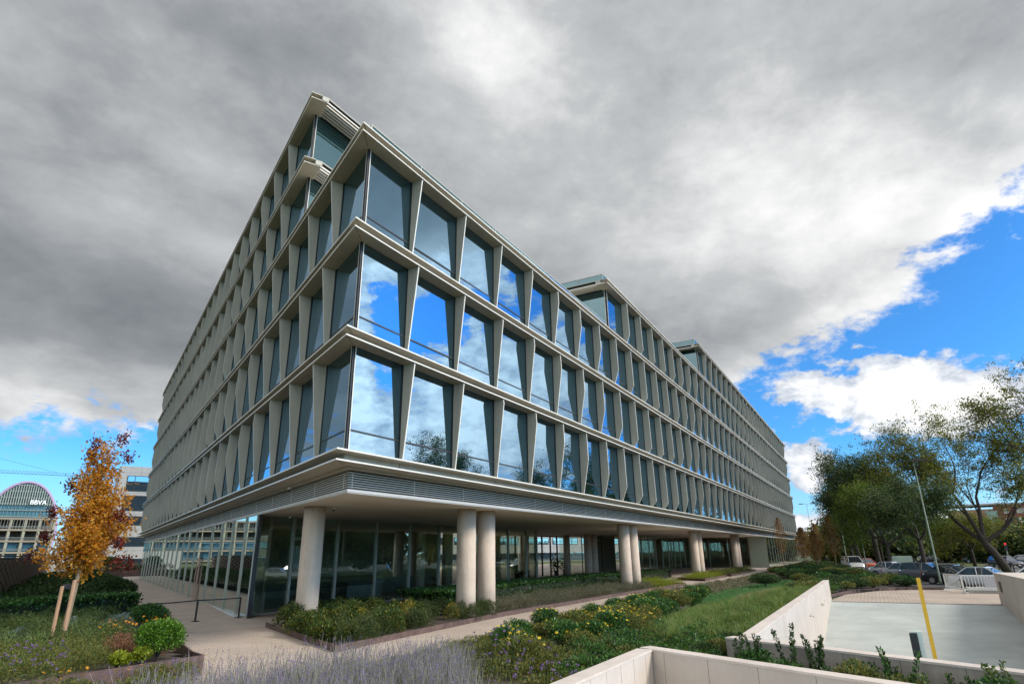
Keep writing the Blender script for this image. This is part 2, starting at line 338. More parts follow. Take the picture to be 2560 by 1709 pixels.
def leaves(C, size, aspect=.5, up=.3, jit=.35, fold=0.0, outward=None, normal_up=0.0):
    """diamond leaves at centres C (n,3)"""
    n = len(C); C = np.asarray(C, float)
    d = rng.normal(size=(n, 3)); 
    if outward is not None: d = d*.8+outward*1.2
    d[:, 2] += up; d /= np.linalg.norm(d, axis=1)[:, None]+1e-9
    r = rng.normal(size=(n, 3)); r[:, 2] *= (1-normal_up); u = np.cross(d, r); u /= np.linalg.norm(u, axis=1)[:, None]+1e-9
    s = size*(1+jit*rng.normal(size=n).clip(-1.6, 1.6))[:, None]
    a = C-d*s*.5; b = C+u*s*aspect*.5-d*s*.08; c = C+d*s*.5; e_ = C-u*s*aspect*.5-d*s*.08
    return np.stack([a, b, c, e_], 1).reshape(-1, 3)
def blades(B_, h, wd, lean=.35, up=1.0):
    """grass blades: tapered, bent, as two quads -> returned as triangles-free quads"""
    n = len(B_); B_ = np.asarray(B_, float); az = rng.uniform(0, 2*np.pi, n)
    d = np.stack([np.cos(az), np.sin(az), np.zeros(n)], 1); s = np.stack([-np.sin(az), np.cos(az), np.zeros(n)], 1)
    hh = (h*(.6+.6*rng.random(n)))[:, None]; l = (lean*rng.random(n))[:, None]*hh
    W = wd*s
    p0 = B_; p1 = B_+d*l*.35+np.array((0, 0, 1.))*hh*.6*up; p2 = B_+d*l*1.3+np.array((0, 0, 1.))*hh*up*(1-.3*l/hh)
    q1 = np.stack([p0-W, p0+W, p1+W*.7, p1-W*.7], 1); q2 = np.stack([p1-W*.7, p1+W*.7, p2+W*.1, p2-W*.1], 1)
    return np.concatenate([q1, q2], 1).reshape(-1, 3)
def inpoly(P, poly):
    x, y = P[:, 0], P[:, 1]; c = np.zeros(len(P), bool); j = len(poly)-1
    for i in range(len(poly)):
        xi, yi = poly[i]; xj, yj = poly[j]
        c ^= ((yi > y) != (yj > y)) & (x < (xj-xi)*(y-yi)/(yj-yi+1e-12)+xi); j = i
    return c
def sample(poly, n):
    a = np.array(poly); lo, hi = a.min(0), a.max(0); out = []
    tot = 0
    while tot < n:
        P = lo+(hi-lo)*rng.random((n*2, 2)); P = P[inpoly(P, poly)]; out.append(P); tot += len(P)
    return np.concatenate(out)[:n]
def vnoise(x, y, s, seed=0):
    """cheap smooth value noise"""
    x = np.asarray(x)*s; y = np.asarray(y)*s
    xi = np.floor(x).astype(int); yi = np.floor(y).astype(int); fx = x-xi; fy = y-yi; fx = fx*fx*(3-2*fx); fy = fy*fy*(3-2*fy)
    def h(a, b):
        t = np.sin(a*127.1+b*311.7+seed*74.7)*43758.5453; return t-np.floor(t)
    return (h(xi, yi)*(1-fx)+h(xi+1, yi)*fx)*(1-fy)+(h(xi, yi+1)*(1-fx)+h(xi+1, yi+1)*fx)*fy
exec_parts = True

# ------------------------------------------------------------------ plan geometry of the office block
TH = R(-26.899); V2 = np.array([-math.sin(TH), math.cos(TH)]); NL = np.array([-math.cos(TH), -math.sin(TH)])
DP, HH, EE, E0 = .559, 4.071, .375, .389
XR, YL = 143.9, 83.66
BR, BL, XO, YO = 3.375, 3.296, 2.788, 2.916
A = lambda k: 5.942+k*HH
Bz = lambda k: A(k)-(EE if k else E0)
def LP(t, o): return V2*t+NL*o
def RP(x, o): return np.array([x, -o])
def co(o): return np.linalg.solve(np.array([[0, -1.], NL]), [o, o])
YS = 8.37; TS = YS/V2[1]         # the set-back wall of the upper storeys
X4, X5 = 26.4, 57.8
GI = .453

def band(mb, oo, oi, z0, z1, xr=XR, tl=YL, x0=None, t0=None, right=True, left=True):
    if right:
        a = co(oo) if x0 is None else RP(x0, oo); b = co(oi) if x0 is None else RP(x0, oi)
        mb.prism([a, RP(xr, oo), RP(xr, oi), b], z0, z1)
    if left:
        a = co(oo) if t0 is None else LP(t0, oo); b = co(oi) if t0 is None else LP(t0, oi)
        mb.prism([a, b, LP(tl, oi), LP(tl, oo)], z0, z1)

bld = empty('office_building')
tag(bld, 'large grey office building with rows of folded fins and mirror windows above round columns', 'office building')
def bp(name, mb, m_, parent=None, smooth=False): return mb.build(name, m_, parent or bld, smooth)
# ledges
for k in range(0, 6):
    mb = MB(); nz = MB()
    kw = {} if k <= 3 else dict(x0=(X4-1.2 if k == 4 else X5-1.2), t0=TS-1.25)
    z = A(k)
    kw = dict(kw, xr=XR+1.1, tl=YL+.9)
    band(mb, DP, 0, z-.045, z, **kw)
    band(mb, .004, -.35, Bz(k)+.06, z-.046, **kw)
    band(mb, DP-.03 if k else DP, -.3 if k else -GI-.1, Bz(k)+.012, Bz(k)+.06, **kw)
    bp('ledge', mb, 'panel')
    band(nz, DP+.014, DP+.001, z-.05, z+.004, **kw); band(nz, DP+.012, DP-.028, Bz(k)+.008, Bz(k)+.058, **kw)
    bp('ledge_edge', nz, 'nose')  # strip carries the painted highlight of the lip
for k in range(0, 4):
    for (zz_, o1) in ((Bz(k)+.008, DP-.04), (A(k)-.0485, DP-.01)):
        mb = MB(); a, b = co(.02), co(o1); mb.bar((*a, zz_), (*b, zz_), .016, .004); bp('mitre_joint', mb, 'dark')
# panel joints of the ground fascia: thin dark grooves
for j in range(0, 26):
    x = XO-.02+(j)*BR; mb = MB(); mb.box(x-.008, x+.008, -.0062, -.003, Bz(0)+.06, A(0)-.05); bp('fascia_joint', mb, 'dark')
mb = MB()
for k in range(1, 6):
    mb.slab([(XR+.02, .05, A(k-1)), (XR+.62, -.1, A(k-1)), (XR+.12, .05, Bz(k)+.02)], (0, .03, 0)); mb.box(XR+.02, XR+.06, .08, 14, A(k-1), Bz(k)+.02)
bp('end_glazing', mb, 'teal')
# cores behind the glass
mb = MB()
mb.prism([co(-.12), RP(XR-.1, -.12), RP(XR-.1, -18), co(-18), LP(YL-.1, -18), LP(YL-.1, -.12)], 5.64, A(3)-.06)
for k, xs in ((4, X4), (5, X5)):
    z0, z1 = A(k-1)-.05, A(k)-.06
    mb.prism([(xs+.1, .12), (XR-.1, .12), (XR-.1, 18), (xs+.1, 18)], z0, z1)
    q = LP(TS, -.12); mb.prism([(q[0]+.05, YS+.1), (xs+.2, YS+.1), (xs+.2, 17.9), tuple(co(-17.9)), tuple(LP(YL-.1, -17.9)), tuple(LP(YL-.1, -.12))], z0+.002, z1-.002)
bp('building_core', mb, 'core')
# roofs
mb = MB()
mb.prism([co(-.3), RP(XR-.1, -.3), RP(XR-.1, -18), co(-18), LP(YL-.1, -18), LP(YL-.1, -.3)], A(3)-.055, A(3)-.02)
bp('roof', mb, 'soffit')

# fins
def kink(j, k):
    s = j-.3*(k-1); f = .44*(1-math.cos(2*math.pi*(s-1.6)/17.5))
    return 0.0 if s < 1.6 else f
fins = []
def fin_mesh(mb, p0, n, along, z0, z1, f):
    zk = z1-(z1-z0)*max(f, .02); db, dt, dk = .13, .50, .535
    prof = [(0.0, z0), (db, z0), (dk, zk), (dt, z1), (0.0, z1)] if f > .03 else [(0.0, z0), (db, z0), (dt+.02, z1), (0.0, z1)]
    P = [(p0[0]+n[0]*d-along[0]*.03, p0[1]+n[1]*d-along[1]*.03, z) for d, z in prof]
    nf0 = len(mb.f); mb.slab(P, (along[0]*.06, along[1]*.06, 0)); mb.edge = getattr(mb, 'edge', [])+[nf0+3]+([nf0+4] if len(P) == 5 else [])
wins = []
for k in range(1, 6):
    z0, z1 = A(k-1), Bz(k)
    jr = 1 if k <= 3 else (9 if k == 4 else 18); jl = 1 if k <= 3 else 4
    xs = [XO+(j-1)*BR for j in range(jr, 43) if XO+(j-1)*BR < XR-.4]
    for i, x in enumerate(xs): fins.append((np.hypot(x-CAM[0], CAM[1]), ('R', x, k, z0, z1, kink(jr+i, k))))
    prev = 0.0 if k <= 3 else (X4 if k == 4 else X5)
    for x in xs+[XR]: wins.append((np.hypot((x+prev)/2-CAM[0], CAM[1]), ('R', prev, x, k, z0, z1))); prev = x
    ts = [YO+(j-1)*BL for j in range(jl, 30) if YO+(j-1)*BL < YL-.4]
    for i, t in enumerate(ts):
        q = LP(t, 0); fins.append((np.hypot(q[0]-CAM[0], q[1]-CAM[1]), ('L', t, k, z0, z1, kink(jl+i, k))))
    prev = 0.0 if k <= 3 else TS
    for t in ts+[YL]:
        q = LP((t+prev)/2, 0); wins.append((np.hypot(q[0]-CAM[0], q[1]-CAM[1])*1.25, ('L', prev, t, k, z0, z1))); prev = t
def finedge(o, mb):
    o.data.materials.append(MT['nose'])  # outer edge faces take the painted highlight colour
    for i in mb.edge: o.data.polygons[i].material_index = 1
fins.sort(key=lambda a: a[0]); wins.sort(key=lambda a: a[0])
def add_fin(mb, F):
    s, p, k, z0, z1, f = F
    if s == 'R': fin_mesh(mb, (p, 0), (0, -1), (1, 0), z0+.001, z1+.011, f)
    else: q = LP(p, 0); fin_mesh(mb, q, NL, V2, z0+.001, z1+.011, f)
for i, (_, F) in enumerate(fins[:100]):
    mb = MB(); add_fin(mb, F); finedge(bp('fin', mb, 'fin'), mb)
mb = MB()
for _, F in fins[100:]: add_fin(mb, F)
o = bp('fin', mb, 'fin'); tag(o, kind='stuff'); finedge(o, mb)
def add_win(mb, tr, W_):
    s, a, b, k, z0, z1 = W_
    ea = .07 if a > 0 else .10
    q = (lambda t, o_: RP(t, o_)) if s == 'R' else (lambda t, o_: LP(t, o_))
    a2, b2 = a+.035, b-.035
    if a == 0: a2 = .13
    zt = z0+.78
    for u, v_ in ((z0, zt-.03), (zt+.03, z1)):
        e1_, e2_, e3_ = rng.normal(size=3).clip(-1.5, 1.5)*.007
        F0 = [(*q(a2, -.034+e1_), u), (*q(b2, -.034+e2_), u), (*q(b2, -.034+e2_+e3_), v_+.02), (*q(a2, -.034+e1_+e3_), v_+.02)]
        nn_ = np.array((0, 1, 0)) if s == 'R' else np.array((-NL[0], -NL[1], 0)); mb.slab(F0, nn_*.02)
    tr.prism([q(a2, -.012), q(b2, -.012), q(b2, -.06), q(a2, -.06)], zt-.03, zt+.03)
    for t in (a2, b2-.035): tr.prism([q(t, -.01), q(t+.035, -.01), q(t+.035, -.06), q(t, -.06)], z0, z1+.02)
for i, (_, W_) in enumerate(wins[:100]):
    mb = MB(); tr = MB(); add_win(mb, tr, W_); o = bp('window', mb, 'glass'); tr.build('window_frame', 'dark', o)
mb = MB(); tr = MB()
for _, W_ in wins[100:]: add_win(mb, tr, W_)
o = tag(bp('window', mb, 'glass'), kind='stuff'); tag(tr.build('window_frame', 'dark', o), kind='stuff')
# corner mullions
for k in range(1, 6):
    z0, z1 = A(k-1)+.001, Bz(k)+.011
    if k <= 3: cs = [(co(-.03), (1, 0), V2)]
    else: cs = [(np.array([X4 if k == 4 else X5, .03]), (1, 0), (0, 1)), (LP(TS, -.03), (1, 0), V2)]
    for c, u, v_ in cs:
        u = np.array(u, float); v_ = np.array(v_, float)
        mb = MB(); mb.prism([c, c+u*.13, c+u*.13+v_*.13, c+v_*.13], z0, z1); o = bp('corner_post', mb, 'black')
        mb = MB(); mb.prism([c+u*.10-v_*.035, c+u*.14-v_*.035, c+u*.14, c+u*.10], z0, z1); mb.prism([c+v_*.10-u*.035, c+v_*.10, c+v_*.14, c+v_*.14-u*.035], z0, z1); mb.build('edge_trim', 'nose', o)
# set-back walls of storeys 4 and 5, their louvred eaves, roof balustrades
for k, xs in ((4, X4), (5, X5)):
    z0, z1 = A(k-1)-.02, Bz(k)+.01
    q = LP(TS, -.1)
    mb = MB(); mb.box(q[0]+.1, xs, YS-.02, YS+.01, z0, z1); mb.box(xs-.0, xs+.03, .1, YS-.03, z0, z1)
    bp('setback_glazing', mb, 'teal')
    mb = MB(); nb = MB(); zb = Bz(k)
    for i in range(6):
        y = YS-1.24+i*.205; ql = LP(y/V2[1], -.3); mb.box(ql[0], xs-1.2, y+.02, y+.08, zb+.02, zb+.07); nb.box(ql[0]-.002, xs-1.2, y-.004, y+.0195, zb+.0, zb+.085)
        x = xs-1.24+i*.205; mb.box(x+.02, x+.08, -.3, YS-1.0, zb+.02, zb+.07); nb.box(x-.004, x+.0195, -.3, YS-1.0, zb, zb+.085)
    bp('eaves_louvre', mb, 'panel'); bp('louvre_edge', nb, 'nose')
    mb = MB(); ql = LP((YS-1.25)/V2[1], -.35)
    mb.box(ql[0], xs, YS-1.2, YS+.3, A(k)-.09, A(k)-.06); mb.box(xs-1.2, xs+.1, .35, YS-1.2, A(k)-.09, A(k)-.062)
    bp('eaves_plate', mb, 'core')
    mb = MB(); mb.box(ql[0], xs-1.22, YS-1.27, YS-1.25, A(k)-.10, A(k)-.05); mb.box(xs-1.27, xs-1.25, .35, YS-1.2, A(k)-.10, A(k)-.05)
    t0 = TS-1.25; mb.prism([LP(t0-.03, -.01), LP(t0-.001, -.01), LP(t0-.001, -.35), LP(t0-.03, -.35)], Bz(k)+.06, A(k)-.05); mb.box(xs-1.23, xs-1.201, .01, .35, Bz(k)+.06, A(k)-.05)
    bp('eaves_fascia', mb, 'panel')
for k, xs, xe in ((3, .25, X4-.3), (4, X4-.1, X5-.3), (5, X5-.1, XR)):
    z = A(k); g = MB(); p = MB()
    g.box(xs, xe, .16, .175, z+.08, z+.92); p.box(xs, xe, .14, .195, z+.93, z+.985); p.box(xs, xe, .14, .195, z+.02, z+.07)
    n_ = max(2, int((xe-xs)/3.375)+1)
    for i in range(n_+1):
        x = xs+(xe-xs)*i/n_; p.box(x-.03, x+.03, .135, .2, z, z+.93)
    if k > 3:
        g.box(xs+.03, xs+.045, .2, YS-.4, z+.08, z+.92); p.box(xs+.01, xs+.065, .2, YS-.4, z+.93, z+.985)
        for y in (2.2, 5.2, 7.6): p.box(xs+.0, xs+.07, y, y+.06, z, z+.93)
    o = bp('balustrade', g, 'teal'); p.build('rail', 'mull', o)
# ground storey: louvre band, trim, soffit
mb = MB()
for i in range(7):
    z = 4.925+i*.079
    band(mb, -GI+.022, -GI-.004, z, z+.030)
lvb = mb
mb = MB(); band(mb, -GI-.12, -GI-.16, 4.86, Bz(0)+.012); bp('louvre_backing', mb, 'black')
mb = MB(); band(mb, -.2, -GI-.1, Bz(0)-.06, Bz(0)+.01); bp('louvre_head', mb, 'panel')
mb = lvb
for j in range(0, 60):
    x = .9+j*3.375
    if x < 60: mb.box(x-.007, x+.007, GI-.024, GI+.0, 4.9, 5.42)
for j in range(0, 40):
    t = 1.2+j*3.296
    if t < YL-1: mb.prism([LP(t-.01, -GI+.024), LP(t+.01, -GI+.024), LP(t+.01, -GI), LP(t-.01, -GI)], 4.9, 5.42)
bp('louvre_band', mb, 'slat')
mb = MB(); band(mb, -GI+.06, -GI-.06, 4.77, 4.865); band(mb, -GI+.03, -GI-.09, 4.735, 4.7695); bp('white_trim', mb, 'trimw')
mb = MB(); mb.prism([co(-GI-.05), RP(XR-.2, -GI-.05), RP(XR-.2, -23.5), (30, 23.5), LP(YL-.2, -18), LP(YL-.2, -GI-.05)], 4.775, 4.85); bp('porch_soffit', mb, 'soffit')
# columns
for (x, y) in ((4.8, 6.2), (10.45, 2.1), (12.3, 2.15), (32.2, 2.0), (34.2, 2.0), (55.6, 2.3), (57.6, 2.3), (79.4, 2.4), (81.4, 2.4), (56.0, 14.9), (57.9, 14.9)):
    mb = MB(); mb.tube([(x, y, -.1), (x, y, 1.2), (x, y, 4.772)], .45, 40); o = bp('column', mb, 'conc', smooth=False)
    for p_ in o.data.polygons: p_.use_smooth = len(p_.vertices) == 4
# left ground-floor glazing
T0 = 13.6
g = MB(); fr = MB()
g.prism([LP(T0+.06, -GI), LP(YL, -GI), LP(YL, -GI-.03), LP(T0+.06, -GI-.03)], .06, 4.735)
for t in [T0]+[16.3+3.52*i for i in range(19)]:
    if 29 < t < 31.5: continue
    wd = .06 if t > T0 else .1
    fr.prism([LP(t, -GI+.07), LP(t+wd, -GI+.07), LP(t+wd, -GI-.05), LP(t, -GI-.05)], 0, 4.735)
fr.prism([LP(T0, -GI+.02), LP(YL, -GI+.02), LP(YL, -GI-.05), LP(T0, -GI-.05)], -.02, .06)
o = bp('street_glazing', g, 'gglass'); fr.build('mullion', 'mull', o)
dr = MB(); td = 30.0
for t in (td, td+.32, td+1.2):
    dr.prism([LP(t, -GI+.12), LP(t+.09, -GI+.12), LP(t+.09, -GI+.07), LP(t, -GI+.07)], 0, 2.75)
dr.prism([LP(td, -GI+.121), LP(td+1.29, -GI+.121), LP(td+1.29, -GI+.071), LP(td, -GI+.071)], 2.66, 2.75)
bp('door_frame', dr, mat('door_timber_trim', (.42, .30, .25), .5))
# lobby wall
LY = 12.95; LX0, LX1 = 7.05, 38.9
q0 = LP(T0, -GI); LX0 = q0[0]+.1
g = MB(); g.prism([(q0[0]+.12, q0[1]+.02), (LX0+1.5, LY), (LX0+1.5, LY+.02), (q0[0]+.12, q0[1]+.04)], .05, 4.76); g.box(LX0+1.5, LX1, LY, LY+.02, .05, 4.76); g.box(LX1-.02, LX1, LY+.02, 20, .05, 4.76)
o = bp('lobby_glazing', g, 'lobby')
fr = MB(); 
for x in (9.75, 13.1, 16.5, 19.9, 23.3, 26.6, 30.0, 33.4, 36.8, 38.86):
    fr.box(x-.07, x-.012, LY-.09, LY+.06, 0, 4.77); fr.box(x+.012, x+.06, LY-.09, LY+.06, 0, 4.77)
fr.box(LX0+.3, LX1, LY-.06, LY+.06, -.01, .055)
fr.build('mullion', 'mull', o)
fr = MB(); 
for x in (9.75, 13.1, 16.5, 19.9, 23.3, 26.6, 30.0, 33.4, 36.8): fr.box(x-.0118, x+.0118, LY-.07, LY-.02, .0, 4.77)
fr.prism([LP(T0-.06, -GI-.02), LP(T0-.005, -GI+.02), LP(T0-.005, -GI-.16), LP(T0-.06, -GI-.16)], 0, 4.77)
fr.build('glazing_gasket', 'black', o)
# lobby interior
mb = MB(); mb.prism([(LX0, LY+.1), (LX1-.1, LY+.1), (LX1-.1, 22), (LX0+5, 22)], -.02, .012); bp('lobby_floor', mb, mat('lobby_floor', (.55, .52, .47), .3))
mb = MB(); mb.box(LX0+5.2, LX1-3, 22, 22.2, 0, 4.77); bp('lobby_wall', mb, mat('lobby_back_wall', (.30, .28, .25), .7))
mb = MB(); mb.box(31.2, 33.1, 14.2, 14.4, .0, 4.3); bp('lobby_screen', mb, mat('pale_green_screen', (.30, .34, .28), .5))
mb = MB(); mb.box(13.6, 15.0, 17.0, 17.1, 2.0, 3.35); mb.box(13.7, 15.1, 17.2, 17.3, 3.7, 3.9); bp('lobby_display', mb, mat('white_display', (.75, .78, .85), .5))
mb = MB(); mb.box(18.5, 22.0, 17.0, 17.7, 0, 1.05); bp('lobby_desk', mb, mat('desk', (.30, .29, .27), .4))
mb = MB()
mb.tube([(8.5, 14.1, 0), (8.5, 14.1, 4.77)], .62, 28)
for (x, y) in ((24.0, 15.2), (27.6, 15.2), (35.8, 16.5), (37.3, 16.5)): mb.tube([(x, y, 0), (x, y, 4.77)], .42, 28)
bp('lobby_column', mb, 'conc', smooth=True)
mb = MB(); mb.box(LX0+1.55, 16.5, LY-.004, LY-.001, 1.05, 1.62); bp('frosted_band', mb, glassmat('frost', (.5, .5, .5), (0, 0, 0), .1, .5, transp=(.8, .8, .8)))
# passage: far glazed screens, barred gate, doors
mb = MB()
y = 21.5
for x in (46.2, 48.7, 50.3, 51.9, 53.5, 55.3, 57.2, 59.6, 61.6, 64.0): mb.box(x-.08, x+.08, y, y+.16, 0, 4.77)
mb.box(52, 58, y+.002, y+.158, 2.55, 2.72); mb.box(45, 65, y+.003, y+.157, 4.62, 4.77)
bp('courtyard_door_frame', mb, 'dark')
mb = MB()
for i in range(34):
    x = 40.0+i*.19; mb.box(x-.02, x+.02, y-.3, y-.26, .1, 4.6)
for z in (.15, 1.2, 2.6, 4.5): mb.box(39.8, 46.6, y-.31, y-.25, z, z+.07)
bp('barred_gate', mb, 'black')
for (x, y_) in ((59.0, 19.0), (60.5, 26.0)):
    mb = MB(); mb.tube([(x, y_, 0), (x, y_, 4.77)], .42, 28); bp('column', mb, 'conc', smooth=True)
# right block beyond the passage
g = MB(); g.box(62.0, 70.0, 12.97, 13.0, .05, 4.76); g.box(62.0, 62.03, 13.02, 21.4, .05, 4.76); o = bp('passage_glazing', g, 'lobby')
fr = MB()
for x in (62.0, 64.6, 67.2): fr.box(x-.05, x+.05, 12.88, 12.96, 0, 4.77)
for y in (15.5, 18.2): fr.box(61.93, 61.99, y-.05, y+.05, 0, 4.77)
fr.build('mullion', 'dark', o)
mb = MB(); mb.box(63.5, 71, 17.0, 17.2, 0, 4.77); bp('passage_wall', mb, mat('dark_timber_wall', (.22, .19, .16), .6, noise_amt=.2))
g = MB(); g.box(70.2, 96.8, 12.95, 12.98, .05, 4.76); o = bp('cafe_glazing', g, 'lobby')
fr = MB()
for i in range(9): x = 70.3+i*3.3; fr.box(x-.05, x+.05, 12.88, 12.95, 0, 4.77)
fr.build('mullion', 'mull', o)
g = MB(); g.box(97.0, 97.03, 3.2, 12.9, .05, 4.76); o = bp('cafe_glazing', g, 'lobby')
fr = MB()
for y in (3.2, 6.5, 9.7, 12.8): fr.box(96.92, 96.99, y-.06, y+.06, 0, 4.77)
fr.build('mullion', 'mull', o)
mb = MB(); mb.box(96.97, 97.2, GI+.05, 3.1, 0, 4.765); bp('corner_pier', mb, mat('pale_green_pier', (.34, .40, .33), .5))
mb = MB(); mb.box(100.5, 100.7, GI+.3, 16, 0, 4.76); mb.box(70.2, 100.4, 15.8, 16, 0, 4.77); bp('cafe_wall', mb, mat('cafe_wall_paint', (.24, .20, .16), .8, noise_amt=.3, noise_scale=.8))
g = MB(); g.box(97.0, XR, GI, GI+.03, .05, 4.735); o = bp('street_glazing', g, 'gglass')
fr = MB(); x = 97.0
while x < XR: fr.box(x-.05, x+.05, GI-.03, GI-.001, 0, 4.735); x += 3.375
fr.build('mullion', 'mull', o)
# dome cameras
for c, z, lb in ((LP(7.3, -.2), Bz(0)-.06, 'white dome security camera under the left eaves of the office'), ((5.65, 5.96), 4.775, 'dark dome security camera on the porch ceiling beside the first column')):
    r_ = empty('security_camera', (c[0], c[1], z)); tag(r_, lb, 'camera')
    mb = MB(); mb.tube([(0, 0, 0), (0, 0, -.09)], .075, 14); mb.build('mount', 'white', r_)
    mb = MB(); mb.tube([(0, 0, -.09), (0, 0, -.13), (0, 0, -.165)], [.065, .055, .02], 14); mb.build('dome', 'black', r_, True)

# ================================================================== ground, paving, walls
def sheet(name, polys, z, m_, kind='structure'):
    mb = MB()
    for p in polys: k = len(p); mb.add([(a, b, z) for a, b in p], [tuple(range(k))])
    return tag(mb.build(name, m_), kind=kind)
G0 = 1600
RX0, RX1, RY0, RY1 = -1.0, 26.2, -19.75, -12.0
FWD = np.array([-.42, -.907])          # direction of the ramp's front wall (parallel to the left facade)
FA = np.array([-.38, -11.62]); FB = FA+FWD*9.6
sheet('ground', [[(-G0, RY1), (G0, RY1), (G0, G0), (-G0, G0)], [(-G0, -G0), (G0, -G0), (G0, RY0-.2), (-G0, RY0-.2)], [(-G0, RY0-.2), (FB[0]-.1, RY0-.2), (FA[0], RY1), (-G0, RY1)], [(RX1, RY0-.2), (G0, RY0-.2), (G0, RY1), (RX1, RY1)]], -.07, 'grassfar')
E0_ = np.array([-3.46, 1.5])
farL = E0_+V2*104
sheet('pavement', [[(-11, 1.0), (-3.9, .66), tuple(E0_), tuple(farL), (66, 96), (150, 40), (150, -2.9), (48, -2.9), (26.5, -.95), (14, -1.55), (8, -1.9), (2, -2.1), (-2, -2.5), (-11, -2.4)]], 0.0, 'pave')
sheet('driveway', [[(26.2, -12.0), (27.5, -12.0), (32, -12.5), (36.3, -14.2), (38.4, -16.2), (39.0, -18.2), (39.0, -32), (26.2, -32)]], -.004, 'drive')
sheet('sidewalk', [[(39.0, -14.2), (41.2, -14.2), (41.2, -60), (39.0, -60)]], -.02, 'kerb')
sheet('street', [[(41.2, -13.2), (41.2, -200), (150, -200), (330, -60), (330, -10.5), (92, -10.5)]], -.05, 'asphalt')
sheet('verge', [[(60, -27.5), (300, -38), (300, -34), (60, -24)]], -.03, mat('verge_grass', (.10, .13, .03), .95, noise_amt=.35, noise_scale=.3))
sheet('kerb_strip', [[tuple(E0_+V2*96), tuple(E0_+V2*96-NL*.30), tuple(E0_+V2*13-NL*.28), tuple(E0_+V2*13)]], .02, 'kerb')
# lane marks
mb = MB()
for i in range(14): x = 66+i*9; mb.add([(x, -22-.25*i, -.044), (x+4, -22.1-.25*i, -.044), (x+4, -21.95-.25*i, -.044), (x, -21.85-.25*i, -.044)], [(0, 1, 2, 3)])
tag(mb.build('lane_marking', 'white'), kind='structure')
# ramp surface
mb = MB(); mb.add([(26.2, RY1, -.004), (26.2, RY0, -.004), (-5.5, RY0, -3.8), (-5.5, RY1, -3.8)], [(0, 1, 2, 3)]); tag(mb.build('ramp', 'ramp'), kind='structure')
sheet('ramp_drain', [[(26.05, RY1), (26.2, RY1), (26.2, RY0), (26.05, RY0)]], .001, 'kerb')

def wall_with_coping(name, label, P0, P1, n_in, zt, zb, th, m_, cop=.035, joints=None, jfac=1, jm='dark', z1=None):
    """wall from P0 to P1 (inner face line), thickness th towards n_in; separate coping stones and panel joints"""
    P0 = np.array(P0, float); P1 = np.array(P1, float); n = np.array(n_in, float); L = np.linalg.norm(P1-P0); u = (P1-P0)/L
    z1 = zt if z1 is None else z1
    r_ = empty(name, (P0[0], P0[1], zb)); tag(r_, label, 'wall'); o0 = np.array((P0[0], P0[1], zb))
    def S(a, b, za, zb_, d0, d1, m2, nm, zc=None, zd=None):
        mb = MB(); zc = zb_ if zc is None else zc
        q = [P0+u*a+n*d0, P0+u*b+n*d0, P0+u*b+n*d1, P0+u*a+n*d1]
        V = [(*p, za) for p in q]+[(q[0][0], q[0][1], zb_), (q[1][0], q[1][1], zc), (q[2][0], q[2][1], zc), (q[3][0], q[3][1], zb_)]
        V = [np.array(v_)-o0 for v_ in V]
        mb.add(V, [(3, 2, 1, 0), (4, 5, 6, 7), (0, 1, 5, 4), (1, 2, 6, 5), (2, 3, 7, 6), (3, 0, 4, 7)]); return mb
    S(0, L, zb, zt-cop, 0, th, m_, 'wall_body', zc=z1-cop).build('wall_body', m_, r_)
    S(0, L, zt-cop+.001, zt, -.012, th+.012, m_, 'coping', zc=z1)
    mb = MB(); q = [P0-n*.012, P1-n*.012, P1+n*(th+.012), P0+n*(th+.012)]
    V = [(*q[0], zt-cop), (*q[1], z1-cop), (*q[2], z1-cop), (*q[3], zt-cop), (*q[0], zt), (*q[1], z1), (*q[2], z1), (*q[3], zt)]
    mb.add([np.array(v_)-o0 for v_ in V], [(3, 2, 1, 0), (4, 5, 6, 7), (0, 1, 5, 4), (1, 2, 6, 5), (2, 3, 7, 6), (3, 0, 4, 7)]); mb.build('coping', 'coping', r_)
    if joints:
        mb = MB(); a = joints*.6
        while a < L:
            for d in (-.0015, th+.0005): 
                q = [P0+u*(a-.003)+n*d, P0+u*(a+.003)+n*d, P0+u*(a+.003)+n*(d+.001), P0+u*(a-.003)+n*(d+.001)]
                mb.prism([p-P0 for p in q], 0, zt-cop-zb-.002)
            a += joints
        mb.build('panel_joint', jm, r_)
    return r_
wall_with_coping('retaining_wall', 'long white ramp wall receding beside the grassy garden', (-.2, RY1), (26.9, RY1), (0, 1), 1.07, -3.6, .26, 'wallw', joints=9.0)
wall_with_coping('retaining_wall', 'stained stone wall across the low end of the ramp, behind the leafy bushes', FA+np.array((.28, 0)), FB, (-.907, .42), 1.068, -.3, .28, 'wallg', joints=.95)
wall_with_coping('retaining_wall', 'pale stone ramp wall on the far right with a small grille', (26.75, RY0), (2.0, RY0), (0, -1), 1.50, -3.6, 3.2, 'wallw', joints=3.0, z1=1.50)
c0 = np.array([-2.62, -10.62])
wall_with_coping('parapet_wall', 'pinkish stone parapet arm in the foreground running to the bottom left', c0, c0+np.array((-12.0, .18)), (.015, 1.0), 1.07, -.3, .27, 'wallw', joints=.62)
wall_with_coping('parapet_wall', 'pinkish stone parapet arm in the foreground running to the bottom right', c0+np.array((.16, .27)), c0+np.array(FWD)*9.5+np.array((.16, .27)), (.907, -.42), 1.072, -.3, .27, 'wallw', joints=.95)
sheet('terrace_floor', [[tuple(c0), tuple(c0+np.array((-14, .2))), (-18, -24), tuple(c0+FWD*14)]], .0, 'wallw')

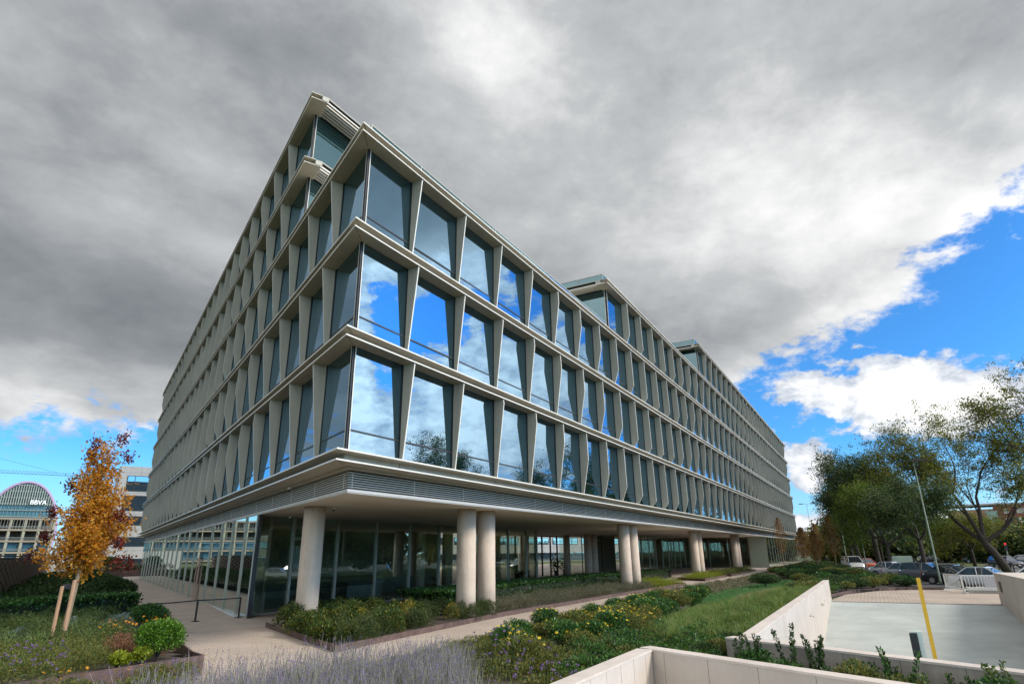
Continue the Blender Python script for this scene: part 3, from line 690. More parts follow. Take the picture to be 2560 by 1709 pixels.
# corten edgings
def edging(name, label, pts_, h, th=.05, z=-.02):
    r_ = MB()
    for a, b in zip(pts_[:-1], pts_[1:]):
        a = np.array(a, float); b = np.array(b, float); u = (b-a)/np.linalg.norm(b-a); n = np.array((-u[1], u[0]))
        r_.prism([a-u*th*.3, b+u*th*.3, b+n*th+u*th*.3, a+n*th-u*th*.3], z, h)
    o = r_.build(name, 'corten'); tag(o, label, 'edging'); return o
edging('bed_edging', 'dark steel edging round the long planting bed under the columns', [(4.33, 7.97), (.45, .22), (11.4, .95), (26, .5), (40.6, -.25), (41.5, 4.5)], .19)
edging('bed_edging', 'dark steel edging of the small lime bed beside the far column pair', [(50.5, 3), (47.8, -.25), (57.4, -.3), (59, 3)], .22)
edging('bed_edging', 'dark steel edging of the last bed before the far glass corner', [(61, 3), (59.5, -.5), (77.6, -.25), (79, 3)], .22)
edging('planter_edging', 'raised rusty steel planter side in the lower left corner', [tuple(E0_+V2*22), tuple(E0_), (-3.72, .66), (-12, 1.15)], .46, .045)
edging('kerb_edging', 'curved brown steel kerb where the shrubs meet the driveway', [(26.9, -11.75), (29.5, -11.85), (32.2, -12.45), (34.6, -13.2), (36.4, -14.2), (37.8, -15.4), (38.5, -16.6), (38.8, -18.3)], .16, .07)

# soil
def gh(x, y):
    x = np.asarray(x, float); y = np.asarray(y, float)
    a = np.clip((-2.4-y)/8.5, 0, 1); a = a*a*(3-2*a)
    fx = np.clip((44-x)/22, 0.12, 1); fy = np.clip((x+3)/4, .35, 1)
    return .04+.24*a*fx*fy
def soilgrid(name, poly, hf, step, m_='soil'):
    a = np.array(poly); lo = a.min(0); hi = a.max(0); nx = int((hi[0]-lo[0])/step)+2; ny = int((hi[1]-lo[1])/step)+2
    X, Y = np.meshgrid(np.linspace(lo[0], hi[0], nx), np.linspace(lo[1], hi[1], ny)); ok = inpoly(np.stack([X.ravel(), Y.ravel()], 1), poly).reshape(X.shape)
    Z = hf(X, Y)+.03*vnoise(X, Y, 3.0)
    V = np.stack([X.ravel(), Y.ravel(), Z.ravel()], 1); F = []
    for j in range(ny-1):
        for i in range(nx-1):
            if ok[j, i] and ok[j+1, i] and ok[j, i+1] and ok[j+1, i+1]:
                b_ = j*nx+i; F.append((b_, b_+1, b_+nx+1, b_+nx))
    mb = MB(); mb.v = [tuple(q) for q in V]; mb.f = F; o = mb.build(name, m_, smooth=True); tag(o, kind='structure'); return o
GARD = [(-11, -2.7), (-2, -2.75), (2, -2.35), (8, -2.1), (14, -1.8), (26.5, -1.2), (48, -3.1), (75, -3.1), (110, -3.5), (110, -9.5), (60, -12.5), (38.9, -17.8), (37.5, -15.2), (32, -12.3), (26.9, -11.7), (-2.2, -11.7), (-2.4, -10.3), (-11, -10.2)]
soilgrid('garden_soil', GARD, gh, .3)
soilgrid('bed_soil', [(4.4, 7.9), (.6, .3), (11.4, 1.05), (26, .6), (40.5, -.1), (41.4, 4.5), (40, 8.6), (20, 8.9)], lambda x, y: .1+0*x, .22)
soilgrid('bed_soil', [(47.9, -.15), (77.5, -.15), (79, 3), (49.5, 4)], lambda x, y: .1+0*x, .6)
LB = [tuple(E0_+NL*.05), tuple(E0_+V2*95), tuple(E0_+V2*95+NL*8), (-12, 24), (-14, 1.2), (-3.8, .75)]
soilgrid('planter_soil', LB, lambda x, y: .36+0*x, .35)
soilgrid('front_soil', [(-3.6, .6), (-14, 1.05), (-14, -2.6), (-7.5, -2.6), (-5.4, -1.1)], lambda x, y: .12+0*x, .22)
bt = [tuple(c0+np.array((.45, .2))), (-.5, -11.6), tuple(FB+np.array((-.25, 0))), tuple(c0+FWD*9.5+np.array((.45, .1)))]
soilgrid('strip_soil', bt, lambda x, y: .34+0*x, .3)

# ================================================================== plants
MT['lf_dark'] = leafmat('leaf_dark', [(0.014, 0.030, 0.011), (0.027, 0.061, 0.016), (0.047, 0.095, 0.024), (0.095, 0.149, 0.041)])
MT['lf_mid'] = leafmat('leaf_mid', [(0.029, 0.051, 0.014), (0.065, 0.109, 0.026), (0.123, 0.160, 0.036), (0.203, 0.203, 0.051), (0.290, 0.232, 0.043)])
MT['lf_autumnshrub'] = leafmat('leaf_autumn_shrub', [(.014, .034, .008), (.03, .07, .012), (.05, .10, .015), (.09, .14, .02), (.24, .20, .03), (.02, .05, .01), (.035, .075, .014)])
MT['lf_grey'] = leafmat('leaf_grey', [(0.058, 0.072, 0.036), (0.111, 0.130, 0.072), (0.169, 0.182, 0.111), (0.234, 0.195, 0.117), (0.130, 0.104, 0.065)])
MT['lf_hedge'] = leafmat('leaf_hedge', [(0.012, 0.033, 0.009), (0.027, 0.075, 0.018), (0.060, 0.150, 0.030), (0.135, 0.285, 0.060)], rough=.35)
MT['lf_bright'] = leafmat('leaf_bright', [(.02, .06, .008), (.06, .15, .012), (.11, .24, .02), (.20, .34, .04)], rough=.4)
MT['lf_lime'] = leafmat('leaf_lime', [(.10, .15, .008), (.18, .24, .012), (.28, .32, .02), (.34, .34, .03)])
MT['lf_grass'] = leafmat('grass_blades', [(0.037, 0.081, 0.019), (0.075, 0.163, 0.025), (0.125, 0.237, 0.037), (0.213, 0.300, 0.062), (0.375, 0.325, 0.125)], trans=.3)
MT['lf_carpet'] = leafmat('leaf_carpet', [(.06, .15, .04), (.10, .24, .07), (.15, .32, .10)])
MT['lf_mottle'] = leafmat('leaf_mottled', [(0.046, 0.057, 0.023), (0.115, 0.127, 0.057), (0.230, 0.218, 0.127), (0.368, 0.322, 0.207), (0.138, 0.103, 0.057)])
MT['lf_straw'] = leafmat('straw', [(.20, .17, .07), (.32, .26, .12), (.16, .17, .05)])
MT['lf_orange'] = leafmat('leaf_orange', [(.26, .14, .02), (.55, .22, .012), (.70, .32, .02), (.60, .20, .03), (.40, .25, .02), (.75, .42, .05)], trans=.45)
MT['lf_red'] = leafmat('leaf_dark_red', [(.10, .012, .010), (.16, .02, .015), (.22, .04, .02), (.05, .01, .01)])
MT['lf_rust'] = leafmat('leaf_rust', [(.14, .055, .02), (.28, .12, .03), (.38, .18, .045), (.20, .13, .03), (.10, .10, .03)])
MT['lf_tree'] = leafmat('leaf_tree', [(0.011, 0.031, 0.014), (0.025, 0.059, 0.022), (0.049, 0.095, 0.031), (0.091, 0.133, 0.036), (0.168, 0.182, 0.042)], trans=.3)
MT['lf_treey'] = leafmat('leaf_tree_yellow', [(0.023, 0.046, 0.011), (0.057, 0.092, 0.016), (0.115, 0.161, 0.023), (0.218, 0.230, 0.023), (0.299, 0.230, 0.034), (0.081, 0.127, 0.023)], trans=.45)
MT['lf_silver'] = leafmat('leaf_silver', [(.20, .27, .22), (.30, .38, .32), (.42, .50, .45)])
MT['lf_sedum'] = leafmat('sedum_heads', [(.16, .06, .035), (.25, .11, .07), (.30, .16, .09), (.12, .12, .04)])
MT['fl_yellow'] = leafmat('flower_yellow', [(.65, .45, .02), (.85, .66, .06), (.75, .50, .02)], trans=.2)
MT['fl_orange'] = leafmat('flower_orange', [(.75, .26, .01), (.85, .38, .02)], trans=.2)
MT['fl_purple'] = leafmat('flower_purple', [(.17, .09, .27), (.26, .16, .38), (.12, .06, .18)], trans=.2)
MT['fl_lav'] = leafmat('lavender_spikes', [(.15, .11, .30), (.23, .18, .40), (.30, .26, .42), (.11, .08, .22)], trans=.2)
MT['lf_lavstem'] = leafmat('lavender_stems', [(.19, .21, .13), (.29, .30, .22), (.37, .35, .33), (.12, .14, .08)], trans=.3)

MT['lf_left'] = leafmat('leaf_soft_green', [(0.026, 0.052, 0.016), (0.065, 0.111, 0.026), (0.117, 0.182, 0.039), (0.195, 0.260, 0.078), (0.130, 0.117, 0.052)])
def mounds(poly, n, rad, h, per, size, hf=None, aspect=.5, sq=1.0, jit=.3, up=.35, base=0.0):
    """leaf quads on many low rounded clumps inside poly"""
    P = sample(poly, n); rr = rad*(1+jit*rng.normal(size=n).clip(-1.3, 1.5)); hh = h*(1+jit*.7*rng.normal(size=n).clip(-1.3, 1.5))
    idx = np.repeat(np.arange(n), per); m_ = len(idx)
    th = rng.uniform(0, 2*np.pi, m_); ph = np.arcsin(rng.random(m_)**.75)
    k = (.72+.33*rng.random(m_)); nr = np.stack([np.cos(th)*np.cos(ph), np.sin(th)*np.cos(ph), np.sin(ph)], 1)
    C = np.stack([P[idx, 0]+nr[:, 0]*rr[idx]*k, P[idx, 1]+nr[:, 1]*rr[idx]*k, nr[:, 2]*hh[idx]*k], 1)
    g = hf(C[:, 0], C[:, 1]) if hf is not None else base
    C[:, 2] += g
    return leaves(C, size, aspect, up=up, outward=nr)
def stuff(name, V, m_, k=4, kind='stuff'):
    o = link(name, qmesh(name, V, k), m_); return tag(o, kind=kind)
bh = lambda x, y: .12+0*x
MT['lf_mid2'] = leafmat('leaf_mid_dark', [(.018, .035, .01), (.04, .075, .018), (.075, .11, .03), (.12, .14, .045), (.05, .06, .02)])
MT['lf_bushy2'] = leafmat('leaf_golden', [(.06, .10, .015), (.16, .19, .02), (.30, .26, .03), (.38, .22, .04)])
# bed below the columns
stuff('shrub_ground_cover', mounds([(4.4, 7.6), (.9, .6), (5.5, .7), (8.5, 3.2), (9, 7.7)], 62, .52, .72, 1000, .075, bh), 'lf_autumnshrub')
stuff('shrub_ground_cover', mounds([(1.2, .6), (12.5, 1.2), (13.5, 3.2), (6, 4.2), (3.2, 3)], 70, .50, .66, 1150, .055, bh, aspect=.3), 'lf_mid2')
stuff('shrub_ground_cover', mounds([(3.5, 1.5), (12, 1.6), (9, 3.4), (5, 5.5)], 14, .36, .72, 700, .07, bh), 'lf_bushy2')
stuff('grey_ground_cover', mounds([(12, 1.2), (26, .75), (33.5, .35), (33.5, 3.0), (14, 3.6)], 330, .45, .50, 330, .055, bh, aspect=.28), 'lf_grey')
stuff('dark_ground_cover', mounds([(9, 4), (14, 3.4), (33, 3), (40, 3), (40, 5), (13, 5)], 220, .45, .5, 140, .075, bh), 'lf_dark')
stuff('lime_ground_cover', mounds([(34.5, .0), (40.4, -.05), (41, 3.0), (34.5, 3.4)], 70, .55, .48, 420, .05, bh, aspect=.35), 'lf_lime')
stuff('lime_ground_cover', mounds([(48.2, 0), (57, 0), (58, 2.2), (49.2, 2.4)], 70, .55, .5, 260, .06, bh, aspect=.35), 'lf_lime')
stuff('grey_ground_cover', mounds([(60.3, -.2), (77, -.1), (78, 2.4), (61, 2.4)], 90, .55, .5, 150, .08, bh), 'lf_mid')
def hedge(label, poly, h, n, size, m_='lf_hedge', base=.1):
    P = sample(poly, n); z = base+h*(rng.random(n)**.55)+.12*vnoise(P[:, 0], P[:, 1], 1.7)-.06
    ed = rng.random(n) < .6; z[ed] = base+h*(.85+.15*rng.random(ed.sum()))+.14*vnoise(P[ed, 0], P[ed, 1], 1.9)-.05
    V = leaves(np.stack([P[:, 0], P[:, 1], z], 1), size, .5, up=.5)
    o = link('hedge', qmesh('hedge', V, 4), m_); c = np.array(poly).mean(0); tag(o, label, 'hedge')
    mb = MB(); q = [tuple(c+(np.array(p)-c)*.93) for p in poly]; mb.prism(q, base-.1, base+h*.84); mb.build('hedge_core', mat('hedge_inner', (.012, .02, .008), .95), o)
    return o
hedge('long glossy laurel hedge behind the columns, in front of the lobby glass', [(12.8, 4.6), (30, 5.2), (39, 4.8), (39.5, 7.6), (30, 8.2), (12.8, 8.2)], .85, 60000, .14)
hedge('dark low hedge at the foot of the lobby glass left of the first column', [(6.5, 9.6), (12.7, 8.6), (12.7, 10.4), (8, 10.6)], .45, 15000, .11, 'lf_dark')
hedge('dark clipped hedge beyond the lime mounds under the far columns', [(42, 5), (56, 5), (56, 7.6), (42, 7.6)], .8, 24000, .14, 'lf_dark', 0)
# left planter
hedge('dark green laurel hedge crossing the left planter behind the orange tree', [(-12, 14.5), (3.2, 15.2), (4.3, 17.6), (-12, 17.6)], .85, 60000, .15, 'lf_hedge', .36)
lh = lambda x, y: .36+0*x
stuff('shrub_ground_cover', mounds([(-13, 14.5), (-13, 4.8), (-5, 4.6), (-2.6, 6), (1.2, 13.8), (2, 15)], 380, .5, .50, 400, .06, lh, aspect=.32), 'lf_left')
stuff('shrub_ground_cover', mounds([(-13, 5.5), (-13, 1.4), (-5.6, 1.4), (-4.6, 3.6), (-3.4, 5.6)], 260, .38, .40, 480, .045, lh, aspect=.3), 'lf_mid')
stuff('dark_ground_cover', mounds([(-12, 18), (4.5, 18), (18, 44), (40, 88), (36, 92), (12, 60), (-9, 30)], 420, 1.0, .75, 90, .18, lh), 'lf_dark')
stuff('sedum_patch', mounds([(-5.0, 2.6), (-3.7, 1.9), (-2.5, 4.4), (-3.4, 5.6)], 60, .17, .34, 420, .03, lh, aspect=.8), 'lf_sedum')
stuff('silver_ground_cover', mounds([(-1.9, 9.3), (.2, 9.6), (.9, 11.0), (-2.0, 10.9)], 26, .32, .38, 600, .05, lh, aspect=.4), 'lf_silver')
stuff('silver_ground_cover', mounds([(-5.2, 8.8), (-4.2, 8.9), (-3.8, 9.6), (-5.0, 9.6)], 8, .3, .33, 500, .05, lh, aspect=.4), 'lf_silver')
# front strip lower left
fh = lambda x, y: .14+0*x
stuff('front_ground_cover', mounds([(-3.9, .5), (-13, .95), (-13, -2.5), (-7.4, -2.4), (-5.4, -1.1)], 190, .26, .28, 420, .04, fh, aspect=.4), 'lf_mid')
def bush(name, label, cat, loc, r, h, n, size, m_, group=None, aspect=.5, flowers=None, stemmy=0, sq=1.0, rz=0, nubs=7):
    P = rng.normal(size=(nubs, 3)); P /= np.linalg.norm(P, axis=1)[:, None]; P[:, 2] = np.abs(P[:, 2]); P = np.vstack([P*np.array((r*.45, r*.45, h*.22))+np.array((0, 0, h*.52)), [(0, 0, h*.5)]])
    idx = rng.integers(0, nubs+1, n); d = rng.normal(size=(n, 3)); d /= np.linalg.norm(d, axis=1)[:, None]
    k = (.6+.42*rng.random(n))[:, None]; C = P[idx]+d*k*np.array((r*.62, r*.62, h*.30)); C[:, 2] = np.maximum(C[:, 2], .02)
    o = link(name, qmesh(name, leaves(C, size, aspect, up=.3, outward=d), 4), m_); o.location = loc; o.rotation_euler = (0, 0, rz)
    tag(o, label, cat, group)
    mb = MB()
    for i in range(5):
        a = i*1.256+rng.random(); mb.tube([(0, 0, 0), (math.cos(a)*r*.2, math.sin(a)*r*.2, h*.4), (math.cos(a)*r*.45, math.sin(a)*r*.45, h*.8)], [.02, .013, .005], 5)
    mb.build('stem', 'bark', o)
    if flowers:
        nf, fs, fm = flowers; d = rng.normal(size=(nf, 3)); d[:, 2] = np.abs(d[:, 2])+.25; d /= np.linalg.norm(d, axis=1)[:, None]
        C = np.array((0, 0, h*.45))+d*np.array((r*1.0, r*1.0, h*.62)); tag(link('flower_heads', qmesh('flower_heads', flowerheads(C, fs), 4), fm, o), kind='stuff')
    return o
def flowerheads(C, s):
    """small daisies: five petal quads round each centre, facing up and out"""
    C = np.asarray(C, float); n = len(C); out = []
    t = rng.uniform(0, 2*np.pi, n); tl = rng.normal(size=(n, 2))*.45
    nz_ = np.stack([tl[:, 0], tl[:, 1], np.ones(n)], 1); nz_ /= np.linalg.norm(nz_, axis=1)[:, None]
    u = np.cross(nz_, np.array((1., .2, 0))); u /= np.linalg.norm(u, axis=1)[:, None]; v_ = np.cross(nz_, u)
    for i in range(5):
        a = (t+i*2*np.pi/5)[:, None]; d = u*np.cos(a)+v_*np.sin(a); w_ = -u*np.sin(a)+v_*np.cos(a)
        out.append(np.stack([C, C+d*s*.6+w_*s*.26, C+d*s, C+d*s*.6-w_*s*.26], 1))
    return np.concatenate(out).reshape(-1, 3)
# named shrubs at the left
bush('rounded_bush', 'bright green glossy bush in the corner of the steel planter', 'bush', (-4.5, 1.32, .36), .60, .98, 13000, .05, 'lf_bright', nubs=9)
bush('rounded_bush', 'dark clipped ball bush beside the black rope barrier', 'bush', (-.75, 7.9, .3), .70, .98, 9000, .06, 'lf_hedge')
for i, (s_, dd, lb) in enumerate(((27, .9, 'nearest dark ball bush along the left path, behind the laurel hedge'), (34, 1.2, 'second dark ball bush along the left path'), (43, 1.5, 'third dark ball bush along the left path'), (55, 1.4, 'fourth dark ball bush along the left path'), (69, 1.6, 'farthest dark ball bush along the left path'))):
    q = E0_+V2*s_+NL*dd; bush('ball_bush', lb, 'bush', (q[0], q[1], .2), 1.25, 1.5, 6000, .13, 'lf_dark', group='dark ball bushes along the left path')
for i, (x, y, lb) in enumerate(((-5.65, .98, 'pale lime leafy plant left of the bright green bush'), (-5.0, 1.2, 'pale lime leafy plant touching the bright green bush'))):
    bush('leafy_plant', lb, 'plant', (x, y, .36), .26, .42, 1500, .075, 'lf_lime', group='lime plants at the planter edge', aspect=.6)
# coneflowers and verbena
def flower_clump(name, label, loc, r, h, n, s, m_, grp):
    a = rng.uniform(0, 2*np.pi, n); q = r*np.sqrt(rng.random(n)); X = q*np.cos(a); Y = q*np.sin(a); Z = h*(.65+.45*rng.random(n))
    B_ = np.stack([X*.6, Y*.6, np.zeros(n)], 1); mb = MB()
    for b, x, y, z in zip(B_, X, Y, Z): mb.tube([b, (x*.9, y*.9, z*.6), (x, y, z)], [.004, .003, .002], 3, cap=False)
    o = mb.build(name, 'lf_mid'); o.location = loc; tag(o, label, 'flowers', grp)
    if m_ == 'fl_purple':
        C = np.repeat(np.stack([X, Y, Z], 1), 14, 0)+rng.normal(size=(n*14, 3))*np.array((s*.5, s*.5, s*.3)); V = leaves(C, s*.75, .7)
    else: V = flowerheads(np.stack([X, Y, Z], 1), s)
    tag(link('flower_heads', qmesh('flower_heads', V, 4), m_, o), kind='stuff')
    k = n*9; th = rng.uniform(0, 6.28, k); rr = r*np.sqrt(rng.random(k)); link('foliage', qmesh('foliage', leaves(np.stack([rr*np.cos(th), rr*np.sin(th), h*.62*rng.random(k)], 1), .07, .4), 4), 'lf_mid', o)
    return o
flower_clump('coneflower', 'orange coneflowers behind the pink sedum, left of the ball bush', (-2.75, 6.2, .36), .5, .62, 34, .045, 'fl_orange', 'orange coneflowers')
flower_clump('coneflower', 'orange coneflowers at the foot of the dark ball bush', (-1.75, 5.9, .36), .55, .62, 40, .045, 'fl_orange', 'orange coneflowers')
flower_clump('coneflower', 'orange coneflowers hanging over the lower left planter edge', (-6.95, .55, .2), .45, .42, 14, .04, 'fl_orange', 'orange coneflowers')
flower_clump('coneflower', 'few orange coneflowers in front of the planter wall by the lime plants', (-5.7, .1, .15), .55, .36, 9, .035, 'fl_orange', 'orange coneflowers')
for i, (x, y, lb) in enumerate(((-8.0, 1.6, 'purple verbena heads at the far lower left'), (-7.2, 2.3, 'purple verbena heads just left of the tree stakes'), (-6.2, 3.2, 'purple verbena heads beside the staked orange tree'), (-7.6, .2, 'purple verbena heads below the planter edge at left'), (-8.6, .6, 'purple verbena heads in the very corner of the picture'))):
    flower_clump('verbena', lb, (x, y, .3), .55, .62, 17, .032, 'fl_purple', 'purple verbena in the left beds')
for i, (x, y, lb) in enumerate(((-3.2, -7.2, 'purple verbena heads between the lavender and the parapet wall'), (-4.6, -8.7, 'purple verbena heads leaning on the foreground parapet'), (-1.6, -6.2, 'purple verbena heads at the right end of the lavender'), (-5.3, -9.3, 'purple verbena heads at the bottom edge of the picture'))):
    flower_clump('verbena', lb, (x+.5, y-.25, .3), .7, .74, 15, .034, 'fl_purple', 'purple verbena by the parapet')

# lavender
def lavender(poly, n, h, hf):
    P = sample(poly, n//14); P = np.repeat(P, 14, 0)+rng.normal(size=(len(P)*14, 2))*.10; P = P[inpoly(P, poly)]; n = len(P)
    g = hf(P[:, 0], P[:, 1]); az = rng.uniform(0, 2*np.pi, n); ln = .10+.36*rng.random(n)**1.3; L = h*(.42+.72*rng.random(n)**1.4)
    d = np.stack([np.cos(az)*ln, np.sin(az)*ln, np.sqrt(1-ln**2)], 1); sd_ = np.stack([-np.sin(az), np.cos(az), np.zeros(n)], 1)
    # side vector facing different ways so every stem shows
    a2 = rng.uniform(0, np.pi, n); sd_ = np.stack([np.cos(a2), np.sin(a2), np.zeros(n)], 1)
    B_ = np.stack([P[:, 0], P[:, 1], g], 1); T = B_+d*L[:, None]; Mi = B_+d*(L*.55)[:, None]+np.stack([np.cos(az), np.sin(az), np.zeros(n)], 1)*(-.03)
    w_ = .0034
    st = np.concatenate([np.stack([B_-sd_*w_, B_+sd_*w_, Mi+sd_*w_, Mi-sd_*w_], 1), np.stack([Mi-sd_*w_, Mi+sd_*w_, T+sd_*w_*.7, T-sd_*w_*.7], 1)])
    k = 9; sel = rng.random(n) < .6; T2, d2, L2 = T[sel], d[sel], L[sel]; m2 = len(T2)
    sp = []
    f = rng.random((m2, k)); rad = .009*(1.2-f*.6)
    C = T2[:, None, :]-d2[:, None, :]*(f*(.12+.10*rng.random(m2)[:, None]))[:, :, None]+rng.normal(size=(m2, k, 3))*rad[:, :, None]*.7
    return st.reshape(-1, 3), leaves(C.reshape(-1, 3), .019, .6, up=.9)
LAVP = [(-9, -2.9), (-6.5, -2.6), (-4.6, -2.7), (-1.8, -3.4), (-.2, -4.2), (-.9, -5.4), (-3.2, -7.2), (-5.2, -9.0), (-9, -9.6)]
lvh = lambda x, y: gh(x, y)
a_, b_ = lavender(LAVP, 12500, .74, lvh)
o = stuff('lavender', a_, 'lf_lavstem'); link('flower_spikes', qmesh('flower_spikes', b_, 4), 'fl_lav', o)
a_, b_ = lavender([(-8.6, -3.0), (-6.2, -2.7), (-3.0, -3.2), (-3.4, -4.6), (-6.2, -6.4), (-8.6, -6.4)], 1500, 1.0, lvh)
o = stuff('lavender', a_, 'lf_lavstem'); link('flower_spikes', qmesh('flower_spikes', b_, 4), 'fl_purple', o)
stuff('lavender_foliage', mounds(LAVP, 240, .34, .34, 380, .045, lvh, aspect=.16, up=.9), 'lf_grey')
# garden right of the path
zone = lambda *p: [tuple(q) for q in p]
stuff('low_ground_cover', mounds(zone((-1.5, -2.9), (4, -2.5), (14, -2.0), (18, -3.2), (6, -5.2), (.5, -5.0)), 420, .34, .20, 260, .045, gh, aspect=.35), 'lf_mid')
stuff('dark_ground_cover', mounds(zone((-1.8, -5.6), (6, -7.2), (7, -9.0), (2, -11.5), (-2.2, -11.5), (-2.6, -9.2)), 210, .36, .34, 360, .05, gh, aspect=.45), 'lf_mid')
stuff('mottled_ground_cover', mounds(zone((18, -1.9), (27, -1.35), (48, -3.2), (76, -3.3), (76, -6), (44, -6.2), (26, -5.2), (19, -3.6)), 800, .5, .34, 130, .07, gh, aspect=.45), 'lf_mottle')
stuff('carpet_ground_cover', mounds(zone((17, -6.6), (24, -5.4), (38, -6.3), (47, -7.4), (46, -9.8), (34, -9.4), (25, -8.2), (18, -7.9)), 420, .6, .24, 210, .05, gh, aspect=.4), 'lf_carpet')
stuff('dark_ground_cover', mounds(zone((-2.6, -8.6), (1, -7.6), (5.5, -8.2), (5, -10.4), (1.5, -11.3), (-2.3, -10.6)), 70, .42, .44, 620, .06, gh, aspect=.5), 'lf_hedge')
stuff('low_ground_cover', mounds(zone((.5, -7.0), (8, -7.6), (14, -8.4), (10, -10.5), (2, -10.8)), 90, .5, .36, 420, .06, gh, aspect=.3), 'lf_autumnshrub')
GZ = zone((3.5, -8.2), (12, -8.6), (22, -9.2), (44, -10.6), (44, -11.6), (30, -11.7), (2.0, -11.6), (3.2, -9.6))
Q = sample(GZ+[], 300); Q = Q[(Q[:, 0] < 34)]; ix = np.repeat(np.arange(len(Q)), 130); Q2 = Q[ix]+rng.normal(size=(len(ix), 2))*.09
stuff('ornamental_grass', blades(np.stack([Q2[:, 0], Q2[:, 1], gh(Q2[:, 0], Q2[:, 1])], 1), .62, .006, lean=1.25), 'lf_grass')
stuff('dark_ground_cover', mounds(GZ, 60, .38, .36, 420, .055, gh, aspect=.5), 'lf_hedge')
P = sample(GZ, 40000); tuf = vnoise(P[:, 0], P[:, 1], 1.1, 3); P = P[tuf > .38]
stuff('ornamental_grass', blades(np.stack([P[:, 0], P[:, 1], gh(P[:, 0], P[:, 1])], 1), .38, .007, lean=1.5), 'lf_grass')
P = sample(zone((8, -6.6), (17, -7.0), (22, -8.3), (12, -8.3), (6, -8.0)), 7000)
stuff('ornamental_grass', blades(np.stack([P[:, 0], P[:, 1], gh(P[:, 0], P[:, 1])], 1), .30, .008, lean=1.3), 'lf_grass')
P = sample(zone((19.5, -8.0), (27, -8.5), (31, -9.3), (26, -9.9), (19, -9.0)), 5000)
stuff('straw_grass', blades(np.stack([P[:, 0], P[:, 1], gh(P[:, 0], P[:, 1])], 1), .40, .009, lean=.9), 'lf_straw')
stuff('garden_undergrowth', mounds(GZ, 300, .45, .22, 160, .06, gh, aspect=.3), 'lf_grass')
# yellow daisy bushes: copies of three source bushes
src = [bush('daisy_bush', 'dark green daisy bush dotted with yellow flowers in the garden beside the path', 'bush', (0, 0, -50), .55, .72, 3600, .07, ('lf_hedge', 'lf_mid', 'lf_hedge')[i], 'yellow daisy bushes beside the path', aspect=.3, flowers=(4+14*i, .042, 'fl_yellow')) for i in range(3)]
spots = []
tries = 0
DZ = zone((-.6, -5.6), (4.7, -3.6), (11.5, -4.1), (21, -3.9), (26, -5.2), (19, -6.4), (10, -7.4), (3, -8.2), (-1, -7.0))
while len(spots) < 46 and tries < 4000:
    tries += 1; q = sample(DZ, 1)[0]
    if all(np.hypot(*(q-np.array(s_))) > .82 for s_ in spots): spots.append(tuple(q))
for i, q in enumerate(spots):
    b = src[i % 3]; sc_ = .8+.45*rng.random(); L_ = (q[0], q[1], float(gh(*q))-.03)
    if i < 3: b.location = L_; b.scale = (sc_,)*3
    else: copy_tree(b, L_, rng.uniform(0, 6.28), sc_)
# dark shrubs round the driveway bend
srcd = [bush('spreading_shrub', 'low dark spreading shrub in the planting beyond the ramp wall', 'shrub', (0, 0, -50), .85, .68, 4200, .09, ('lf_hedge', 'lf_dark', 'lf_mid')[i], 'dark shrubs between the ramp and the parked cars') for i in range(3)]
spots = []; tries = 0
SZ = zone((27.6, -9.8), (44, -8.8), (62, -5), (100, -3.9), (96, -9), (60, -12.6), (48, -15.5), (39.6, -17.4), (38.1, -15.0), (32.5, -12.0), (27.6, -11.4))
while len(spots) < 120 and tries < 6000:
    tries += 1; q = sample(SZ, 1)[0]
    if all(np.hypot(*(q-np.array(s_))) > 1.15 for s_ in spots): spots.append(tuple(q))
for i, q in enumerate(spots):
    b = srcd[i % 3]; sc_ = (.85+.4*rng.random())*(1.0 if q[0] < 50 else 1.15); L_ = (q[0], q[1], float(gh(*q))-.05)
    if i < 3: b.location = L_; b.scale = (sc_,)*3
    else: copy_tree(b, L_, rng.uniform(0, 6.28), sc_)
bush('spreading_shrub', 'single dark round shrub sitting in the pale green carpet', 'shrub', (33.5, -7.6, .3), 1.1, .95, 4500, .1, 'lf_dark')
# bushes in the strip between the two stone walls
def upright(label, loc, h, n_st, m_='lf_dark'):
    r_ = empty('upright_shrub', loc); tag(r_, label, 'shrub', 'shrubs between the two stone walls'); C = []; mb = MB(); D_ = []
    for i in range(n_st):
        a = rng.uniform(0, 6.28); ln = .12+.16*rng.random(); hh = h*(.7+.35*rng.random()); P_ = [np.array((0, 0, 0.)), np.array((math.cos(a)*ln*.5, math.sin(a)*ln*.5, hh*.5)), np.array((math.cos(a)*ln, math.sin(a)*ln, hh))]
        mb.tube(P_, [.008, .006, .003], 5)
        for t in np.linspace(.18, 1, int(hh*42)):
            p = P_[0]*(1-t)**2+2*P_[1]*t*(1-t)+P_[2]*t*t
            for j in range(4): b = rng.uniform(0, 6.28); C.append(p+np.array((math.cos(b), math.sin(b), .4))*.035); D_.append((math.cos(b), math.sin(b), .8))
    mb.build('stem', 'bark', r_); link('leaves', qmesh('leaves', leaves(np.array(C), .055, .55, outward=np.array(D_)), 4), m_, r_); return r_
mid = lambda s_, o_=0.0: np.array((-1.55, -11.55))+FWD*s_+np.array((.907, -.42))*o_
for i, (s_, o_, h, n_) in enumerate(((.35, .2, .95, 3), (.75, .3, 1.0, 3), (1.3, .35, 1.15, 3), (1.85, .25, 1.1, 5))):
    q = mid(s_, o_); upright(['leftmost upright dark shrub in front of the stained wall', 'second upright dark shrub from the left in front of the stained wall', 'tall thin upright shrub in front of the stained wall', 'upright shrub with arching twig tops in front of the stained wall'][i], (q[0], q[1], .3), h, n_)
